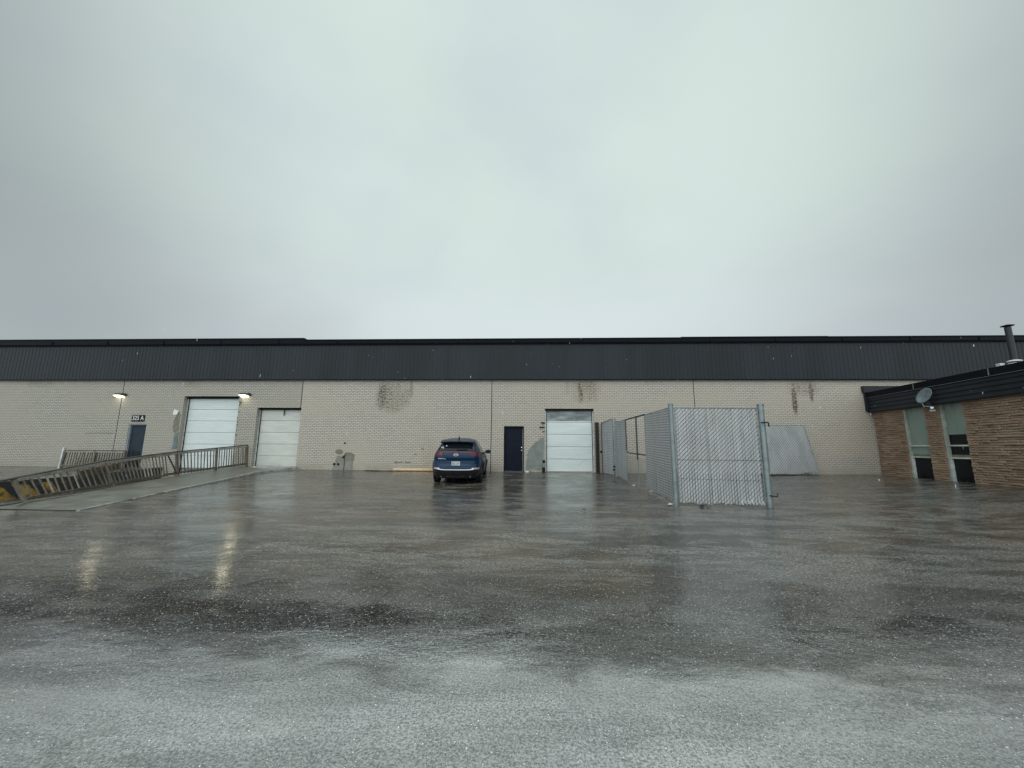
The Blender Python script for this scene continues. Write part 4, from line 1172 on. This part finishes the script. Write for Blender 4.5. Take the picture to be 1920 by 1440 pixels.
for k in range(24):
    a0, a1 = k * math.pi / 12, (k + 1) * math.pi / 12
    p0 = rear(0, 1.025, .018) + Vector((.085 * math.cos(a0), 0, .045 * math.sin(a0))); p1 = rear(0, 1.025, .018) + Vector((.085 * math.cos(a1), 0, .045 * math.sin(a1)))
    q.bar(p0, p1, .008, .006)
q.build('badge_ring', M_chrome, car)
text_mesh('lettering', 'SPORTAGE', .058, M_chrome, car, tuple(rear(-.50, .885, .008)), ext=.003)
rpatch('lower_bumper', M_cblack, .205, .47, lambda z: (-(cW(z) - .04), cW(z) - .04), .010, 24, 4)
q = MB(); pts = [rear(x, .50 + .025 * (abs(x) / .62) ** 6, .02) for x in [-.64 + 1.28 * i / 16 for i in range(17)]]
for a, b in zip(pts, pts[1:]): q.bar(a, b, .022, .028, Vector((0, 1, 0)))
q.build('chrome_bar', M_chrome, car)
for s in (-1, 1):
    rpatch('bumper_lamp', M_pink, .515, .575, (lambda s: lambda z: tuple(sorted((s * (.56 + (z - .5) * .3), s * .83))))(s), .016, 10, 2)
    rpatch('bumper_reflector', M_redd, .40, .45, (lambda s: lambda z: tuple(sorted((s * .64, s * .82))))(s), .016, 10, 2)
q = MB(); q.box(-.32, .32, .10, .16, .25, .285); q.build('skid_plate', M_galvd, car)
for s in (-.52, .52):
    q = MB(); q.tube([(s, .12, .26), (s, .5, .26)], .035, 10); q.build('exhaust', M_galvd, car)
q = MB(); q.box(-.55, .55, .3, 4.1, .18, .26); q.build('underbody', M_cblack, car)
# stickers on the rear window
q = MB()
for (x, z, w2, h2) in ((-.56, 1.275, .03, .03), (-.50, 1.25, .028, .028), (-.40, 1.325, .03, .032), (-.52, 1.31, .02, .018)):
    c = rear(x, z, .014); q.prism([c + Vector((-w2, 0, -h2)), c + Vector((w2 * .6, 0, -h2)), c + Vector((w2, .02, h2)), c + Vector((-w2 * .4, .02, h2))], (0, -.002, 0))
q.build('window_stickers', M_white, car)
# side glass, sills, mirrors, handles
for s in (-1, 1):
    sg = spatch('side_window', M_cglass, s, [(1.06, .95, 3.10), (1.15, .78, 3.02), (1.25, .74, 2.86), (1.36, .80, 2.64), (1.45, .92, 2.42), (1.50, 1.1, 2.25)])
    spatch('window_pillar', M_cblack, s, [(1.06, 1.98, 2.06), (1.3, 1.98, 2.06), (1.5, 1.96, 2.04)], .010, parent=sg)
    spatch('window_pillar', M_cblack, s, [(1.06, 1.12, 1.18), (1.3, 1.10, 1.16), (1.5, 1.22, 1.26)], .010, parent=sg)
    spatch('chrome_strip', M_chrome, s, [(1.045, .95, 3.12), (1.058, .95, 3.12)], .012)
    spatch('sill_cladding', M_cblack, s, [(.22, 1.30, 3.08), (.34, 1.32, 3.06)], .012)
    for yw in (.86, 3.50):
        q = MB(); pa = []
        for k in range(19):
            an = math.pi * k / 18; zz = .33 + .43 * math.sin(an); yy = yw + .43 * math.cos(an)
            pa.append(sidep(max(.12, min(4.3, yy)), max(.22, zz), s, .004))
        for a, b in zip(pa, pa[1:]): q.bar(a, b, .06, .05, Vector((0, 0, 1)) if abs((b - a).normalized().z) < .8 else Vector((0, 1, 0)))
        q.build('arch_cladding', M_cblack, car)
    mr = MB(); c = Vector((s * 1.0, 2.88, 1.12)); rr = []
    for (dy, r1) in ((-.07, .085), (-.03, .105), (.04, .095), (.10, .04)):
        st = len(mr.v); rr.append(st)
        for k in range(14):
            an = 2 * math.pi * k / 14; mr.v.append((c.x + r1 * 1.25 * math.cos(an), c.y + dy, c.z + r1 * .78 * math.sin(an)))
    for i in range(3):
        for k in range(14): mr.face((rr[i] + k, rr[i] + (k + 1) % 14, rr[i + 1] + (k + 1) % 14, rr[i + 1] + k))
    mr.face(range(rr[0], rr[0] + 14)); mr.face(range(rr[3], rr[3] + 14))
    mo = mr.build('side_mirror', M_paint, car, smooth=True)
    q = MB(); q.tube([(c.x - s * .06, c.y, c.z - .03), (c.x - s * .17, c.y + .04, c.z - .05)], .022, 8); q.build('mirror_arm', M_cblack, mo)
    q = MB(); st = len(q.v)
    for k in range(14):
        an = 2 * math.pi * k / 14; q.v.append((c.x + .085 * 1.15 * math.cos(an), c.y - .073, c.z + .06 * math.sin(an)))
    q.face(range(14)); q.build('mirror_glass', M_cblack, mo)
    for yw in (1.38, 2.30):
        a = sidep(yw, .93, s, .02); q = MB(); q.bar(a, a + Vector((0, .2, .01)), .025, .03); q.build('door_handle', M_paint, car)
for yw in (.86, 3.50):
    for s in (-1, 1):
        q = MB(); cx = s * .775; hw = .112
        q.tube([(cx - hw, yw, .335), (cx - hw * .85, yw, .335), (cx + hw * .85, yw, .335), (cx + hw, yw, .335)], [.30, .335, .335, .30], 32)
        wl = q.build('wheel', M_tyre, car)
        q = MB(); xo = cx + s * (hw - .005)
        q.tube([(cx - s * .04, yw, .335), (xo, yw, .335)], .215, 24)
        q.build('rim', M_rim, wl)
        q = MB()
        for k in range(5):
            an = k * 2 * math.pi / 5; q.bar((xo + s * .004, yw, .335), (xo + s * .004, yw + .20 * math.cos(an), .335 + .20 * math.sin(an)), .02, .06)
        q.build('rim_spokes', M_galvd, wl)

# ------------------------------------------------------------------ falling sleet
q = MB(); rs = random.Random(11)
for i in range(160):
    yy = rs.uniform(3.0, 14); xx = rs.uniform(-1.35, 1.35) * yy; zz = rs.uniform(-.1, .42) * yy + CAMH
    if zz < G(xx, yy) + .2: continue
    r = rs.uniform(.0014, .0030); l_ = r * rs.uniform(7, 15); tx = rs.gauss(.02, .08)
    q.tube([(xx, yy, zz), (xx - tx * l_ * .5, yy, zz - l_ * .5), (xx - tx * l_, yy, zz - l_)], [r * .3, r, r * .2], 4)
M_drop, _n, _p = new_mat('sleet_grain'); setc(_p, (.75, .78, .78), .4)
o = q.build('falling_sleet', M_drop, fix=False); tag(o, 'fine pale sleet grains falling through the air over the yard', 'sleet', kind='stuff')
